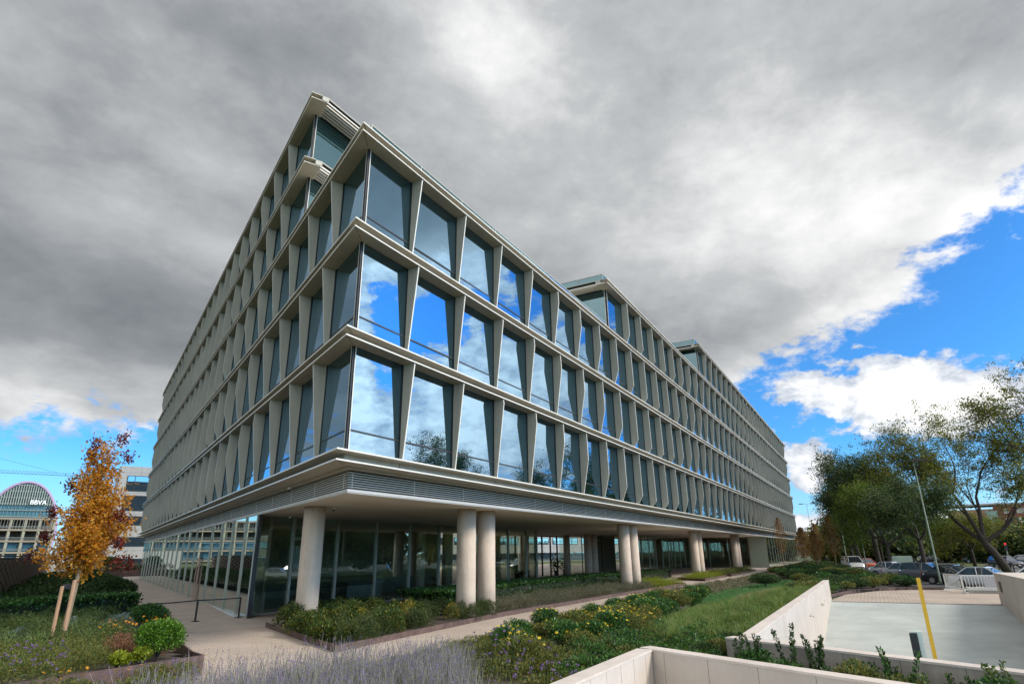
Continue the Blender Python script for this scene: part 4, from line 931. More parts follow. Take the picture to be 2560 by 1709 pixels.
for i in range(9):
    q = mid(2.3+i*.33, .05+.3*((i*7) % 3)/3); upright('twiggy shrub rising among the bushes between the stone walls', (q[0], q[1], .3), .72+.35*((i*5) % 4)/4, 4, ('lf_hedge', 'lf_left', 'lf_dark')[i % 3])
lbl = ['low bush at the narrow left end of the strip between the stone walls', 'low mixed bush below the upright shrubs', 'full green bush left of centre between the stone walls', 'widest dark bush in the middle of the strip between the stone walls', 'bush below the yellow pole between the stone walls', 'straggly bush right of the yellow pole', 'low bush near the right end of the strip', 'bush cut off by the right edge of the picture']
for i, lb in enumerate(lbl):
    q = mid(.15+i*.62, -.02+.12*(i % 2)); bush('strip_bush', lb, 'bush', (q[0], q[1], .3), .40+.07*(i % 3), .52+.14*((i*2) % 3), 2600, .066, ('lf_mid', 'lf_hedge', 'lf_hedge', 'lf_dark', 'lf_mid')[i % 5], 'bushes between the two stone walls', aspect=.45)
for i in range(7):
    q = np.array((-1.6+i*.62, -11.05+.12*(i % 2))); bush('strip_bush', 'dark leafy bush filling the gap before the ramp wall corner', 'bush', (q[0], q[1], .32), .42, .55, 3600, .05, ('lf_dark', 'lf_mid', 'lf_hedge')[i % 3], 'bushes at the ramp wall corner')

P = np.concatenate([sample([(-3.4, 2), (4, 16), (4, 8.4), (.2, .3), (8, .4), (8, -1.4), (-1, -2)], 260), np.array((-3.4, 2.4))+rng.normal(size=(150, 2))*np.array((.5, 1.4))+V2*1.5-NL*.9])
P = P[(P@(-NL)-E0_@(-NL)) > .05]; LV = leaves(np.stack([P[:, 0], P[:, 1], np.full(len(P), .012)], 1), .06, .6); LV[:, 2] = .008+(LV[:, 2]-.012)*.15; LV[:, 2] = np.maximum(LV[:, 2], .004)
stuff('fallen_leaves', LV, 'lf_orange')
# ================================================================== trees
def grow(p, d, L, r, depth, mb, tips, spread, upb, nseg=4, kids=(2, 4)):
    P_ = [np.array(p, float)]; dd = np.array(d, float)
    for i in range(nseg):
        dd = dd+rng.normal(size=3)*.13+np.array((0, 0, upb)); dd /= np.linalg.norm(dd); P_.append(P_[-1]+dd*L/nseg)
    rs = [r*(1-.45*i/nseg) for i in range(nseg+1)]
    mb.tube(P_, rs, 7 if r > .05 else 4, cap=False)
    if depth == 0: tips += [P_[-1], P_[-2], P_[2], P_[1]]; return
    k = rng.integers(kids[0], kids[1]+1)
    for i in range(k):
        a = rng.normal(size=3); a -= dd*np.dot(a, dd); a /= np.linalg.norm(a); nd_ = dd*math.cos(spread)+a*math.sin(spread*(.7+.6*rng.random()))
        st = P_[-1] if i < 2 else P_[rng.integers(2, nseg)]
        grow(st, nd_/np.linalg.norm(nd_), L*(.62+.2*rng.random()), rs[-1]*.72, depth-1, mb, tips, spread, upb, nseg, kids)
    if depth <= 2: tips += [P_[-1], P_[2], P_[3]]
def tree(name, label, loc, h_trunk, r, dirs, L, depth, spread, upb, leaf, lm, per, cl, group=None, bark='bark', lean=(0, 0), extra=None, cat='tree', clip=None, squash=1.0, tex=1.0):
    r_ = empty(name, loc); tag(r_, label, cat, group); mb = MB(); tips = []
    top = np.array((lean[0], lean[1], h_trunk)); mb.tube([(0, 0, -.15), (lean[0]*.25, lean[1]*.25, h_trunk*.35), (lean[0]*.62, lean[1]*.62, h_trunk*.7), top], [r*1.25, r, r*.9, r*.82], 10)
    for d in dirs: grow(top*(.97), np.array(d)/np.linalg.norm(d), L*(.85+.3*rng.random()), r*.62, depth, mb, tips, spread, upb)
    mb.build('trunk', bark, r_, True)
    T = np.array(tips); nc = max(40, per//26); ti = rng.integers(0, len(T), nc); K = T[ti]+rng.normal(size=(nc, 3))*np.array((cl, cl, cl*squash))*.85
    idx = rng.integers(0, nc, per); cs_ = leaf*(1.3+.9*rng.random(nc)); C = K[idx]+rng.normal(size=(per, 3))*cs_[idx][:, None]*np.array((1, 1, .75))
    tw = MB()
    for q in range(min(nc, 700)): tw.tube([T[ti[q]], (T[ti[q]]+K[q])/2+rng.normal(size=3)*.04, K[q]], [.012, .009, .004], 3, cap=False)
    tag(tw.build('twigs', bark, r_), kind='stuff')
    link('crown', qmesh('crown', leaves(C, leaf, .55, up=0.0), 4), lm, r_)
    r_['tips'] = len(T); return r_, T
# the staked orange tree
ot = empty('autumn_tree', (-4.05, 6.72, .36)); tag(ot, 'slender young tree with orange autumn leaves tied between two stakes', 'tree')
mb = MB(); tips = []; H_ = 6.1
ax = lambda t: np.array((.10*math.sin(t*3)+.05*t, -.06*t, H_*t))
mb.tube([ax(t) for t in np.linspace(0, .93, 12)], [.088*(1-.85*t) for t in np.linspace(0, 1, 12)], 10)
rw = np.array((RT[0], RT[1], 0)); rw /= np.linalg.norm(rw)
for i in range(46):
    t = .34+.60*(i/45)**.9; a = i*2.4+rng.random()*.6; wdt = 1.48*min(1, (t-.27)/.14)**.7*(1.08-t)**.85*(.75+.25*(t < .8))
    d = np.array((math.cos(a), math.sin(a), .42+.75*t)); d /= np.linalg.norm(d); P_ = [ax(t)]; L = wdt*(.75+.5*rng.random())
    if i > 40: L *= 1.5
    for s_ in range(4): d = d+rng.normal(size=3)*.12+np.array((0, 0, -.02)); d /= np.linalg.norm(d); P_.append(P_[-1]+d*L/4)
    mb.tube(P_, [.018, .013, .010, .007, .004], 5, cap=False); tips += P_[1:]
mb.build('trunk', 'barkl', ot, True)
T = np.array(tips); n = 5200; pw_ = (7.0-T[:, 2]).clip(.22)**2.1; idx = rng.choice(len(T), n, p=pw_/pw_.sum()); C = T[idx]+rng.normal(size=(n, 3))*np.array((.17, .17, .16))
# pinnate sprays: leaflets in rows
sprays = []; base = C[:2300]; dr = rng.normal(size=(2300, 3)); dr[:, 2] -= .5; dr /= np.linalg.norm(dr, axis=1)[:, None]
for s_ in np.linspace(0, .28, 8): sprays.append(base+dr*s_+rng.normal(size=base.shape)*.012)
C = np.concatenate([C[2300:]]+sprays); link('crown', qmesh('crown', leaves(C, .085, .48, up=-.2), 4), 'lf_orange', ot)
cl_ = []
for t, a, rr in ((.985, 2.6, .55), (.93, 2.9, .42), (1.0, .3, .5), (.90, .1, .75), (.90, 3.3, .35), (.76, 3.0, .95), (.73, 2.8, .8), (.62, 3.3, 1.15), (.60, -.1, .95), (.50, 3.1, 1.35), (.47, -.15, 1.1), (.42, 3.2, 1.5), (.38, .0, 1.15), (.37, .1, 1.4), (.58, 1.2, .4)):
    c = ax(t)+rw*math.cos(a)*rr+np.array((FW[0], FW[1], 0))*math.sin(a)*rr; cl_.append(c+rng.normal(size=(170, 3))*np.array((.10, .10, .12)))
link('seed_clusters', qmesh('seed_clusters', leaves(np.concatenate(cl_), .065, .8), 4), 'lf_red', ot)
for dx_, hh, lb in ((-.19, 1.66, 'wooden stake on the left of the young orange tree'), (.14, 1.82, 'wooden stake on the right of the young orange tree')):
    q = np.array((-4.05, 6.72))+rw[:2]*dx_-np.array((FW[0], FW[1]))*.16
    mb = MB(); mb.tube([(0, 0, -.1), (0, 0, hh-.02), (0, 0, hh)], [.052, .050, .042], 12); o = mb.build('tree_stake', 'wood', smooth=False); o.location = (q[0], q[1], .36); tag(o, lb, 'stake', 'stakes of the orange tree')
mb = MB(); a = np.array((-4.05, 6.72, 2.0)); mb.bar(a-rw*.22-np.array((FW[0], FW[1], 0))*.1, a+np.array((FW[0], FW[1], 0))*.09-rw*.02, .02, .14); o = mb.build('tree_tie', 'black'); tag(o, 'black rubber tie joining the left stake to the orange tree', 'tie')
for x_, y_, z_ in ((-9, 31, 1.0), (-1.5, 46, 1.15), (5.5, 61, 1.2), (-14, 44, 1.1)): tag(copy_tree(ot, (x_, y_, .3), rng.uniform(0, 6), z_), 'orange autumn tree beyond the left edge, seen only mirrored in the glass', 'tree', 'trees mirrored in the left glass')
MT['lf_bushy'] = leafmat('leaf_bushy', [(.02, .05, .01), (.06, .11, .015), (.12, .19, .02), (.22, .26, .03), (.09, .15, .02)], trans=.45)
# street trees on the right
up_ = [(.5, .2, .8), (-.5, .35, .8), (.1, -.6, .8), (-.1, .5, .9)]
tree('street_tree', 'dark forked tree leaning left beside the far right wall', (70.0, -26.6, -.05), 3.3, .40, [(.1, .85, .60), (.0, .35, 1), (.1, -.1, 1), (.2, -.9, .75)], 5.3, 3, .46, .07, .17, MT['lf_treey'], 56000, .85, 'street trees by the parked cars', lean=(-.2, 1.5))
tree('street_tree', 'upright tree with wrapped brown lower trunk behind the tall lamp post', (54.0, -18.4, -.05), 3.5, .20, up_, 2.4, 3, .5, .08, .14, MT['lf_tree'], 38000, .62, 'street trees by the parked cars')
tree('street_tree', 'yellow green bushy tree left of the tall lamp post', (64.5, -15.8, -.05), 3.0, .20, up_, 2.5, 3, .55, .04, .15, MT['lf_bushy'], 38000, .72, 'street trees by the parked cars', lean=(.1, -.2))
tree('street_tree', 'tallest dark tree in the middle of the row', (76.5, -15.0, -.05), 4.6, .30, up_, 3.5, 3, .46, .10, .17, MT['lf_tree'], 46000, .9, 'street trees by the parked cars', lean=(-.2, .1))
tree('street_tree', 'dark leafy tree farther back, left of the tallest one', (84, -13.0, -.05), 3.6, .30, up_, 3.0, 3, .5, .08, .18, MT['lf_tree'], 38000, .9, 'street trees by the parked cars', lean=(0, .5))
tree('street_tree', 'dark tree nearest the building end at the back of the row', (100, -11.6, -.05), 2.8, .28, up_, 2.0, 3, .5, .04, .2, MT['lf_tree'], 20000, .8, 'street trees by the parked cars')
tree('street_tree', 'thin trunked tree between two thicker trunks', (87.2, -15.6, -.05), 4.2, .12, up_[:3], 1.9, 3, .45, .04, .17, MT['lf_tree'], 12000, .7, 'street trees by the parked cars')
tree('street_tree', 'small yellow green tree across the street left of the dark forked tree', (104, -27.6, -.05), 2.4, .22, up_, 2.1, 3, .55, -.01, .2, MT['lf_treey'], 16000, .7, 'trees across the street')
tree('street_tree', 'small olive tree across the street behind the green car', (112, -31.5, -.05), 2.4, .22, up_, 2.0, 3, .55, -.01, .2, MT['lf_treey'], 16000, .7, 'trees across the street')
tree('street_tree', 'overhanging branch of a tree cut by the right edge of the picture', (44.5, -30.2, -.05), 6.0, .35, [(-.2, .75, .75), (.1, .3, 1), (.1, -.6, .8)], 4.0, 3, .42, .06, .13, MT['lf_treey'], 26000, .5, 'street trees by the parked cars')
# rust coloured young trees at the end of the building
for i, (x, y, h, lb) in enumerate(((96, -1.9, 7.6, 'dark rust young tree in front of the far glass corner'), (103, -4.3, 6.0, 'thin rust young tree just right of the building end'), (92, -5.6, 5.8, 'orange brown young tree on white stake beyond the shrubs'), (84, -6.0, 5.6, 'second orange brown young tree beyond the shrubs'), (88, -7.6, 6.2, 'dense orange brown young tree left of the tallest rust tree'), (75.5, -8.2, 4.9, 'short brown young tree behind the round shrubs'), (73.0, -10.4, 6.8, 'tallest rust poplar standing before the dark trees'))):
    r_ = empty('young_tree', (x, y, 0)); tag(r_, lb, 'tree', 'rust coloured young trees near the building end'); mb = MB(); mb.tube([(0, 0, 0), (.05, 0, h*.5), (0, .05, h*.95)], [.06, .04, .01], 6)
    n = 2000; t = rng.random(n)**.8; a = rng.integers(0, 15, n)*2.4+t*6+rng.normal(size=n)*.25; rr = 1.05*np.sin(np.pi*np.clip(t*.9+.12, 0, 1))**.8*np.sqrt(rng.random(n)); C = np.stack([rr*np.cos(a), rr*np.sin(a), h*(.28+.72*t)], 1)+rng.normal(size=(n, 3))*.10
    for j in range(14): tt = .32+.6*j/14; a_ = j*2.4; mb.tube([(0, 0, h*tt), (math.cos(a_)*.5, math.sin(a_)*.5, h*tt+.7)], [.015, .006], 4, cap=False)
    mb.build('trunk', 'barkl', r_); link('crown', qmesh('crown', leaves(C, .13, .6), 4), 'lf_rust', r_)
    mb = MB(); mb.tube([(.12, 0, 0), (.12, 0, 2.4)], .04, 6); o = mb.build('tree_stake', 'trimw'); o.location = (x, y, 0); tag(o, 'pale stake holding a young rust tree near the building end', 'stake', 'pale stakes of the young trees')
# far tree belt
src_t, _ = tree('far_tree', 'distant rounded tree in the belt beyond the street', (150, -10, -.1), 1.6, .25, up_, 2.0, 2, .7, 0, .6, MT['lf_tree'], 3200, 1.1, 'trees in the belt beyond the street')
src_u, _ = tree('far_tree', 'distant rounded tree in the belt beyond the street', (160, -16, -.1), 1.4, .25, up_, 2.0, 2, .7, 0, .6, MT['lf_treey'], 3200, 1.1, 'trees in the belt beyond the street')
k = 0
for i in range(104):
    az_ = R(3.2-21.5*i/57+rng.normal()*.25) if i < 58 else R(-18.5-48*(i-58)/45); dd = (165 if i < 58 else 120)+30*math.sin(i*1.7)+12*rng.random(); x = CAM[0]+dd*math.cos(az_); y = CAM[1]+dd*math.sin(az_)
    copy_tree((src_t, src_u)[i % 3 == 0], (x, y, -.3), rng.uniform(0, 6), (.75+.45*rng.random()-.15*(i > 24))*(1.7 if i >= 58 else 1))

for i in range(22):
    az_ = R(72+1.9*i+rng.normal()*.4); dd = 115+35*rng.random(); tag(copy_tree((src_t, src_u)[i % 3 == 0], (CAM[0]+dd*math.cos(az_), CAM[1]+dd*math.sin(az_), -.3), rng.uniform(0, 6), .9+.6*rng.random()), 'distant tree beyond the left edge of the picture', 'tree', 'trees beyond the left edge')
# ================================================================== street furniture and vehicles
MT['lamphead'] = mat('lamp_head_brown', (.05, .035, .028), .5)
def lamp_post(label, loc, h, arm_dir, grp='street lamps', arm=1.2, double=False):
    r_ = empty('street_lamp', loc); tag(r_, label, 'street lamp', grp)
    mb = MB(); mb.tube([(0, 0, 0), (0, 0, .35), (0, 0, .4), (0, 0, h)], [.11, .11, .075, .04], 12); mb.build('pole', mat('galvanised_pole', (.15, .20, .15), .6), r_, True)
    a = np.array((*arm_dir, 0.)); a /= np.linalg.norm(a)
    for s_ in ((1, -1) if double else (1,)):
        mb = MB(); mb.tube([(0, 0, h-.05), tuple(a*s_*arm+np.array((0, 0, h+.02)))], .035, 6); mb.build('arm', 'mull', r_)
        mb = MB(); c = a*s_*arm+np.array((0, 0, h+.03)); mb.bar(c-a*.1*s_, c+a*.95*s_, .32, .16); mb.build('lamp_head', 'lamphead', r_)
    return r_
lamp_post('tall grey lamp post between the shrubs and the white barriers', (46.42, -18.75, 0), 9.6, (.1, -1), arm=.1)
lamp_post('thin pale lamp post among the dark tree trunks', (71.3, -13.6, 0), 8.5, (0, -1), arm=.9)
lamp_post('thin lamp post left of the second dark trunk', (92, -11.0, 0), 8.5, (0, -1), arm=.9)
lamp_post('far double headed lamp post above the trees', (161.8, -1.9, 0), 13.6, (.1, 1), arm=.9, double=True)
lamp_post('small far lamp post at the corner of the building', (199.7, 5.1, 0), 8, (.1, 1), arm=.7, double=True)

CARM = {}
def carpaint(c): 
    if c not in CARM: CARM[c] = mat('car_paint', c, .3, metal=.25, coat=.8)
    return CARM[c]
MT['cglass'] = glassmat('car_glass', (.85, .9, .95), (.02, .025, .03), .18, .9)
MT['lampw'] = mat('head_lamp', (.8, .82, .85), .1, spec=.9); MT['lampr'] = mat('tail_lamp', (.5, .02, .02), .3); MT['alloy'] = mat('alloy', (.45, .45, .46), .35, metal=.8)
def carmesh(L, W_, H, kind):
    """lofted body shell (hull + cabin frame) from cross sections; x forward"""
    if kind == 'sedan': top = [(-.50, .30, .30), (-.485, .62, .66), (-.42, .66, .70), (-.30, .67, .71), (.12, .655, .70), (.24, .635, .68), (.42, .56, .62), (.485, .48, .52), (.50, .30, .34)]
    else: top = [(-.50, .32, .34), (-.49, .66, .70), (-.46, .70, .74), (-.30, .70, .74), (.15, .67, .71), (.28, .64, .68), (.43, .56, .62), (.49, .45, .50), (.50, .30, .34)]
    mb = MB(); V = []; k = 10
    for fx, zb, _ in top:
        x = fx*L; ed = 1-.10*max(0, (abs(fx)-.34)/.16)**2; w_ = W_/2*ed; z0 = .20+.05*max(0, (abs(fx)-.42)/.08); zt_ = zb*H*.93+.03
        V += [(x, -w_*.86, z0), (x, -w_*.98, z0+.12), (x, -w_, zt_*.62), (x, -w_*.96, zt_*.93), (x, -w_*.80, zt_), (x, w_*.80, zt_), (x, w_*.96, zt_*.93), (x, w_, zt_*.62), (x, w_*.98, z0+.12), (x, w_*.86, z0)]
    n = len(top); F = [(i*k+j, i*k+(j+1) % k, (i+1)*k+(j+1) % k, (i+1)*k+j) for i in range(n-1) for j in range(k)]+[tuple(range(k)), tuple(range((n-1)*k+k-1, (n-1)*k-1, -1))]
    mb.add(V, F); return mb
def car(label, loc, rz, paint, kind='sedan', L=4.4, W_=1.78, H=1.46, grp='parked cars', front=True):
    r_ = empty('parked_car', loc, rz); tag(r_, label, 'car', grp); p = carpaint(paint)
    carmesh(L, W_, H, kind).build('body', p, r_, True)
    bz = H*.62+.02; w0 = W_*.45; w1 = W_*.35
    rear, rt_, ft, fr_ = ((-.36, -.20, .06, .25) if kind == 'sedan' else (-.475, -.40, .08, .30))
    if kind == 'van': rear, rt_, ft, fr_ = -.49, -.47, .22, .36
    def cab(zl, zh, f0, f1, e_=0.0):
        q = lambda f, z: (rear+(rt_-rear)*f)*L
        xr = lambda f: (rear+(rt_-rear)*f)*L; xf = lambda f: (fr_+(ft-fr_)*f)*L; ww = lambda f: w0+(w1-w0)*f
        V = []
        for f, z in ((f0, zl), (f1, zh)):
            V += [(xr(f)-e_, -ww(f)-e_, z), (xf(f)+e_, -ww(f)-e_, z), (xf(f)+e_, ww(f)+e_, z), (xr(f)-e_, ww(f)+e_, z)]
        return V, [(3, 2, 1, 0), (4, 5, 6, 7), (0, 1, 5, 4), (1, 2, 6, 5), (2, 3, 7, 6), (3, 0, 4, 7)]
    mb = MB(); mb.add(*cab(bz-.08, H-.05, 0, .97)); mb.build('windows', 'cglass', r_)
    mb = MB(); V, F = cab(H-.07, H-.02, .96, 1.0, .015); mb.add(V, F); V2_, F2 = cab(H-.02, H, 1.0, 1.0, -.10); mb.add(V2_, F2); mb.build('roof', p, r_)
    mb = MB()
    for s_ in (-1, 1):
        for a, b in (((rear*L, w0*s_, bz), (rt_*L, w1*s_, H-.04)), ((fr_*L, w0*s_, bz-.03), (ft*L, w1*s_, H-.04)), (((rear+fr_)/2*L, w0*s_*1.0, bz), ((rt_+ft)/2*L, w1*s_, H-.04))): mb.bar(a, b, .055, .055)
    mb.build('pillars', p, r_)
    for sx in (-.31, .31):
        for sy in (-1, 1):
            mb = MB(); mb.tube([(sx*L, sy*(W_/2-.19), .32), (sx*L, sy*(W_/2+.005), .32)], .32, 20); o = mb.build('wheel', 'black', r_, False)
            mb = MB(); mb.tube([(sx*L, sy*(W_/2-.02), .32), (sx*L, sy*(W_/2+.012), .32)], .20, 14); mb.build('rim', 'alloy', o)
    for sy in (-1, 1):
        mb = MB(); mb.slab([(L*.468, sy*W_*.28, .58), (L*.468, sy*W_*.44, .60), (L*.44, sy*W_*.455, .74), (L*.462, sy*W_*.30, .72)], (.05, 0, 0)); mb.build('headlight', 'lampw', r_)
        mb = MB(); mb.slab([(-L*.497, sy*W_*.30, .68), (-L*.497, sy*W_*.44, .68), (-L*.485, sy*W_*.45, .88), (-L*.49, sy*W_*.34, .88)], (.04, 0, 0)); mb.build('taillight', 'lampr', r_)
        mb = MB(); mb.box(L*.19, L*.22, sy*(W_/2+.09)-.09, sy*(W_/2+.09)+.07, bz-.02, bz+.11); mb.build('mirror', p, r_)
    mb = MB(); mb.box(L*.488, L*.502, -W_*.22, W_*.22, .42, .56); mb.build('grille', 'black', r_)
    mb = MB(); mb.box(L*.495, L*.508, -.26, .26, .34, .44); mb.box(-L*.508, -L*.495, -.26, .26, .50, .61); mb.build('number_plate', 'white', r_)
    return r_
SIL = (.50, .51, .53); GRY = (.13, .14, .16); BLK = (.012, .013, .016); WHT = (.72, .72, .72)
h0 = R(-118)
car('silver car with curved roof directly behind the white barriers', (42.6, -21.3, -.06), h0, SIL)
car('black car with big windscreen behind the lamp post', (47.6, -19.9, -.06), h0, BLK, H=1.50)
car('dark grey people carrier right of the silver grey sedan', (52.2, -18.3, -.06), h0, GRY, 'hatch', 4.1, 1.75, 1.58)
car('silver grey sedan left of the people carrier', (57.5, -17.2, -.06), h0, (.42, .43, .45))
car('silver car with bright reflections in its windscreen', (62.5, -16.0, -.06), h0, SIL, H=1.48)
car('pale car whose roof just shows behind the right end wall', (40.5, -24.3, -.06), h0, WHT)
car('black estate car parked across the street', (122, -22.2, -.06), R(100), BLK, 'hatch', 4.7, 1.85, 1.55, 'cars across the street')
car('small black car left of the black estate', (124, -18.6, -.06), R(100), BLK, 'sedan', 4.3, 1.75, 1.4, 'cars across the street')
car('dark green car driving along the far street', (128, -30.7, -.06), R(-88), (.01, .045, .03), 'sedan', 4.5, 1.75, 1.42, 'cars across the street')
car('dark car with red tail lights and roof box right of the forked tree', (96, -30.2, -.06), R(-150), (.05, .05, .07), 'hatch', 4.5, 1.82, 1.6, 'cars across the street')
car('black car behind the one with red tail lights', (108, -34.6, -.06), R(-95), BLK, 'sedan', 4.6, 1.8, 1.45, 'cars across the street')
car('silver car at the far right behind the black one', (118, -36.0, -.06), R(-95), SIL, 'sedan', 4.6, 1.8, 1.45, 'cars across the street')
car('orange red hatchback between the dark trunks', (88, -13.4, -.06), R(200), (.55, .10, .04), 'hatch', 4.1, 1.75, 1.5, 'cars by the dark trunks')
car('white van left of the orange red hatchback', (82, -11.9, -.06), R(196), WHT, 'van', 4.6, 1.85, 1.85, 'cars by the dark trunks')
# cars and trees seen only as reflections in the lobby glass
sc0 = car('silver car parked along the street on the right, seen in the lobby glass', (36, -36, -.06), R(10), SIL, grp='cars mirrored in the lobby glass')
for i in range(9): copy_tree(sc0, (6+i*6.2+(i > 4)*1.5, -38.5-(i % 3)*.4, -.06), R(3+180*(i % 2)))
tr0, _ = tree('street_tree', 'bare limbed tree on the right, seen only mirrored in the glass', (122, -55, -.05), 3.2, .32, up_, 3.2, 3, .5, .03, .28, MT['lf_treey'], 8000, .8, 'trees mirrored in the glass')
for x, y in ((136, -52), (152, -50), (168, -54)): copy_tree(tr0, (x, y, -.05), rng.uniform(0, 6), .65+.25*rng.random())

# white barriers
def barrier(label, a, b, panel=None):
    a = np.array((*a, 0.)); b = np.array((*b, 0.)); r_ = empty('crowd_barrier', tuple(a)); tag(r_, label, 'barrier', 'white barriers at the top of the ramp')
    L = np.linalg.norm(b-a); u = (b-a)/L; n = np.array((-u[1], u[0], 0)); fr_ = MB(); Z = lambda z: np.array((0, 0, z))
    for z in (.22, 1.05): fr_.bar(u*0+Z(z), u*L+Z(z), .06)
    for t in (0, L): fr_.bar(u*t+Z(0.02), u*t+Z(1.07), .05)
    fr_.build('frame', 'white', r_); br_ = MB()
    for i in range(1, int(L/.17)): br_.bar(u*i*.17+Z(.24), u*i*.17+Z(1.03), .03)
    br_.build('bars', 'white', r_)
    for t in (0.02, L-.02):
        ft = MB(); ft.bar(u*t-n*.28+Z(.03), u*t+n*.28+Z(.03), .05); ft.build('foot', 'white', r_)
    if panel:
        p = MB(); q = u*L*.45; p.slab([q+Z(.35)-n*.03, u*L*.98+Z(.35)-n*.03, u*L*.98+Z(.88)-n*.03, q+Z(.88)-n*.03], n*-.01); p.build('notice_panel', mat('grey_panel', (.42, .42, .44), .6), r_)
        p = MB(); p.slab([u*L*.72+Z(.72)-n*.045, u*L*.97+Z(.72)-n*.045, u*L*.97+Z(.96)-n*.045, u*L*.72+Z(.96)-n*.045], n*-.01); p.build('sign_plate', mat('faded_orange', (.52, .27, .17), .6), r_)
    return r_
barrier('left white barrier angled towards the lamp post', (37.9, -18.4), (35.5, -19.1))
barrier('front white barrier with grey panel and faded orange sign', (35.45, -19.15), (35.5, -21.6), True)
# concrete block under the barriers
mb = MB(); mb.box(35.7, 37.4, -21.9, -19.4, 0, .28); o = mb.build('concrete_block', 'kerb'); tag(o, 'low grey block on the paving behind the white barriers', 'block')
# yellow pole and ticket box by the ramp wall
def at_ground(x, y, z=0): return (x, y, z)
r_ = empty('height_pole', (2.6, -15.28, -2.85)); tag(r_, 'slanting yellow pole rising from the ramp', 'pole')
mb = MB(); mb.bar((0, 0, 0), (0, 0, 4.98), .075, .075); mb.build('pole', mat('yellow_paint', (.72, .40, .015), .45, noise_amt=.06), r_)
mb = MB(); mb.box(-.13, .13, -.13, .13, 0, .04); mb.build('base_plate', 'dark', r_)
r_ = empty('ticket_column', (1.9, -14.98, -2.95)); tag(r_, 'black and pale grey box standing beside the yellow pole', 'ticket box')
mb = MB(); mb.box(-.10, .08, -.12, .10, 0, 4.05); mb.build('body', mat('pale_box', (.55, .60, .55), .5), r_)
mb = MB(); mb.box(-.15, -.102, -.03, .115, 3.0, 4.02); mb.build('front_panel', 'black', r_)
# stone wall grille
mb = MB(); mb.box(0, .6, .0, .02, 0, .5); o = mb.build('wall_grille', 'dark'); o.location = (25.2, RY0+.004, .62); tag(o, 'thin outlined access panel in the far right ramp wall', 'panel')
# stanchions with belts
SP = [(4.69, 13.1), (6.62, 12.62), (2.35, 13.0)]
SP = [(4.69, 13.1), (6.62, 12.62), (2.45, 13.1)]
SH = [.92, .92, .92]
st = []
for i, (x, y) in enumerate(SP):
    r_ = empty('stanchion', (x, y, 0)); tag(r_, ['black rope stanchion in the middle of the belt barrier', 'black rope stanchion next to the glass corner', 'black rope stanchion half hidden by the ball bush'][i], 'stanchion', 'black stanchions on the left path')
    mb = MB(); mb.tube([(0, 0, 0), (0, 0, .015), (0, 0, .04)], [.19, .185, .05], 28); mb.build('base', 'black', r_)
    mb = MB(); mb.tube([(0, 0, .03), (0, 0, .84)], .045, 14); mb.build('post', 'black', r_)
    mb = MB(); mb.tube([(0, 0, .84), (0, 0, .92)], .05, 14); mb.build('belt_head', 'black', r_); st.append(r_)
for (a, b, lb) in ((2, 0, 'black belt from the half hidden stanchion to the middle one'), (0, 1, 'black belt from the middle stanchion to the one by the glass')):
    mb = MB(); A_, B_ = np.array((*SP[a], .885)), np.array((*SP[b], .885)); mi = (A_+B_)/2-np.array((0, 0, .012)); mb.bar(A_, mi, .008, .05); mb.bar(mi, B_, .008, .05); o = mb.build('barrier_belt', 'black'); tag(o, lb, 'belt')
# tall-stem pots in the passage
for i, (x, y, lb) in enumerate(((48.9, 20.4, 'dark potted plant left of the courtyard doors'), (58.6, 20.4, 'dark potted plant right of the courtyard doors'), (60.4, 20.0, 'second dark potted plant right of the courtyard doors'))):
    r_ = empty('potted_plant', (x, y, 0)); tag(r_, lb, 'potted plant', 'potted plants at the courtyard doors'); mb = MB(); mb.tube([(0, 0, 0), (0, 0, .5), (0, 0, .6)], [.2, .28, .29], 16); mb.build('pot', 'dark', r_)
    n = 240; C = rng.normal(size=(n, 3))*np.array((.32, .32, .45))+np.array((0, 0, 1.35)); link('leaves', qmesh('leaves', leaves(C, .3, .35, up=.5), 4), 'lf_dark', r_)
r_ = empty('round_planter', (56.0, 24.5, 0)); tag(r_, 'large white round planter beyond the courtyard doors', 'planter'); mb = MB(); mb.tube([(0, 0, 0), (0, 0, 1.1), (0, 0, 1.15)], [.75, .85, .86], 24); mb.build('pot', 'white', r_)
n = 700; C = rng.normal(size=(n, 3))*np.array((.45, .45, .28))+np.array((0, 0, 1.4)); link('leaves', qmesh('leaves', leaves(C, .25, .4, up=.5), 4), 'lf_mid', r_)

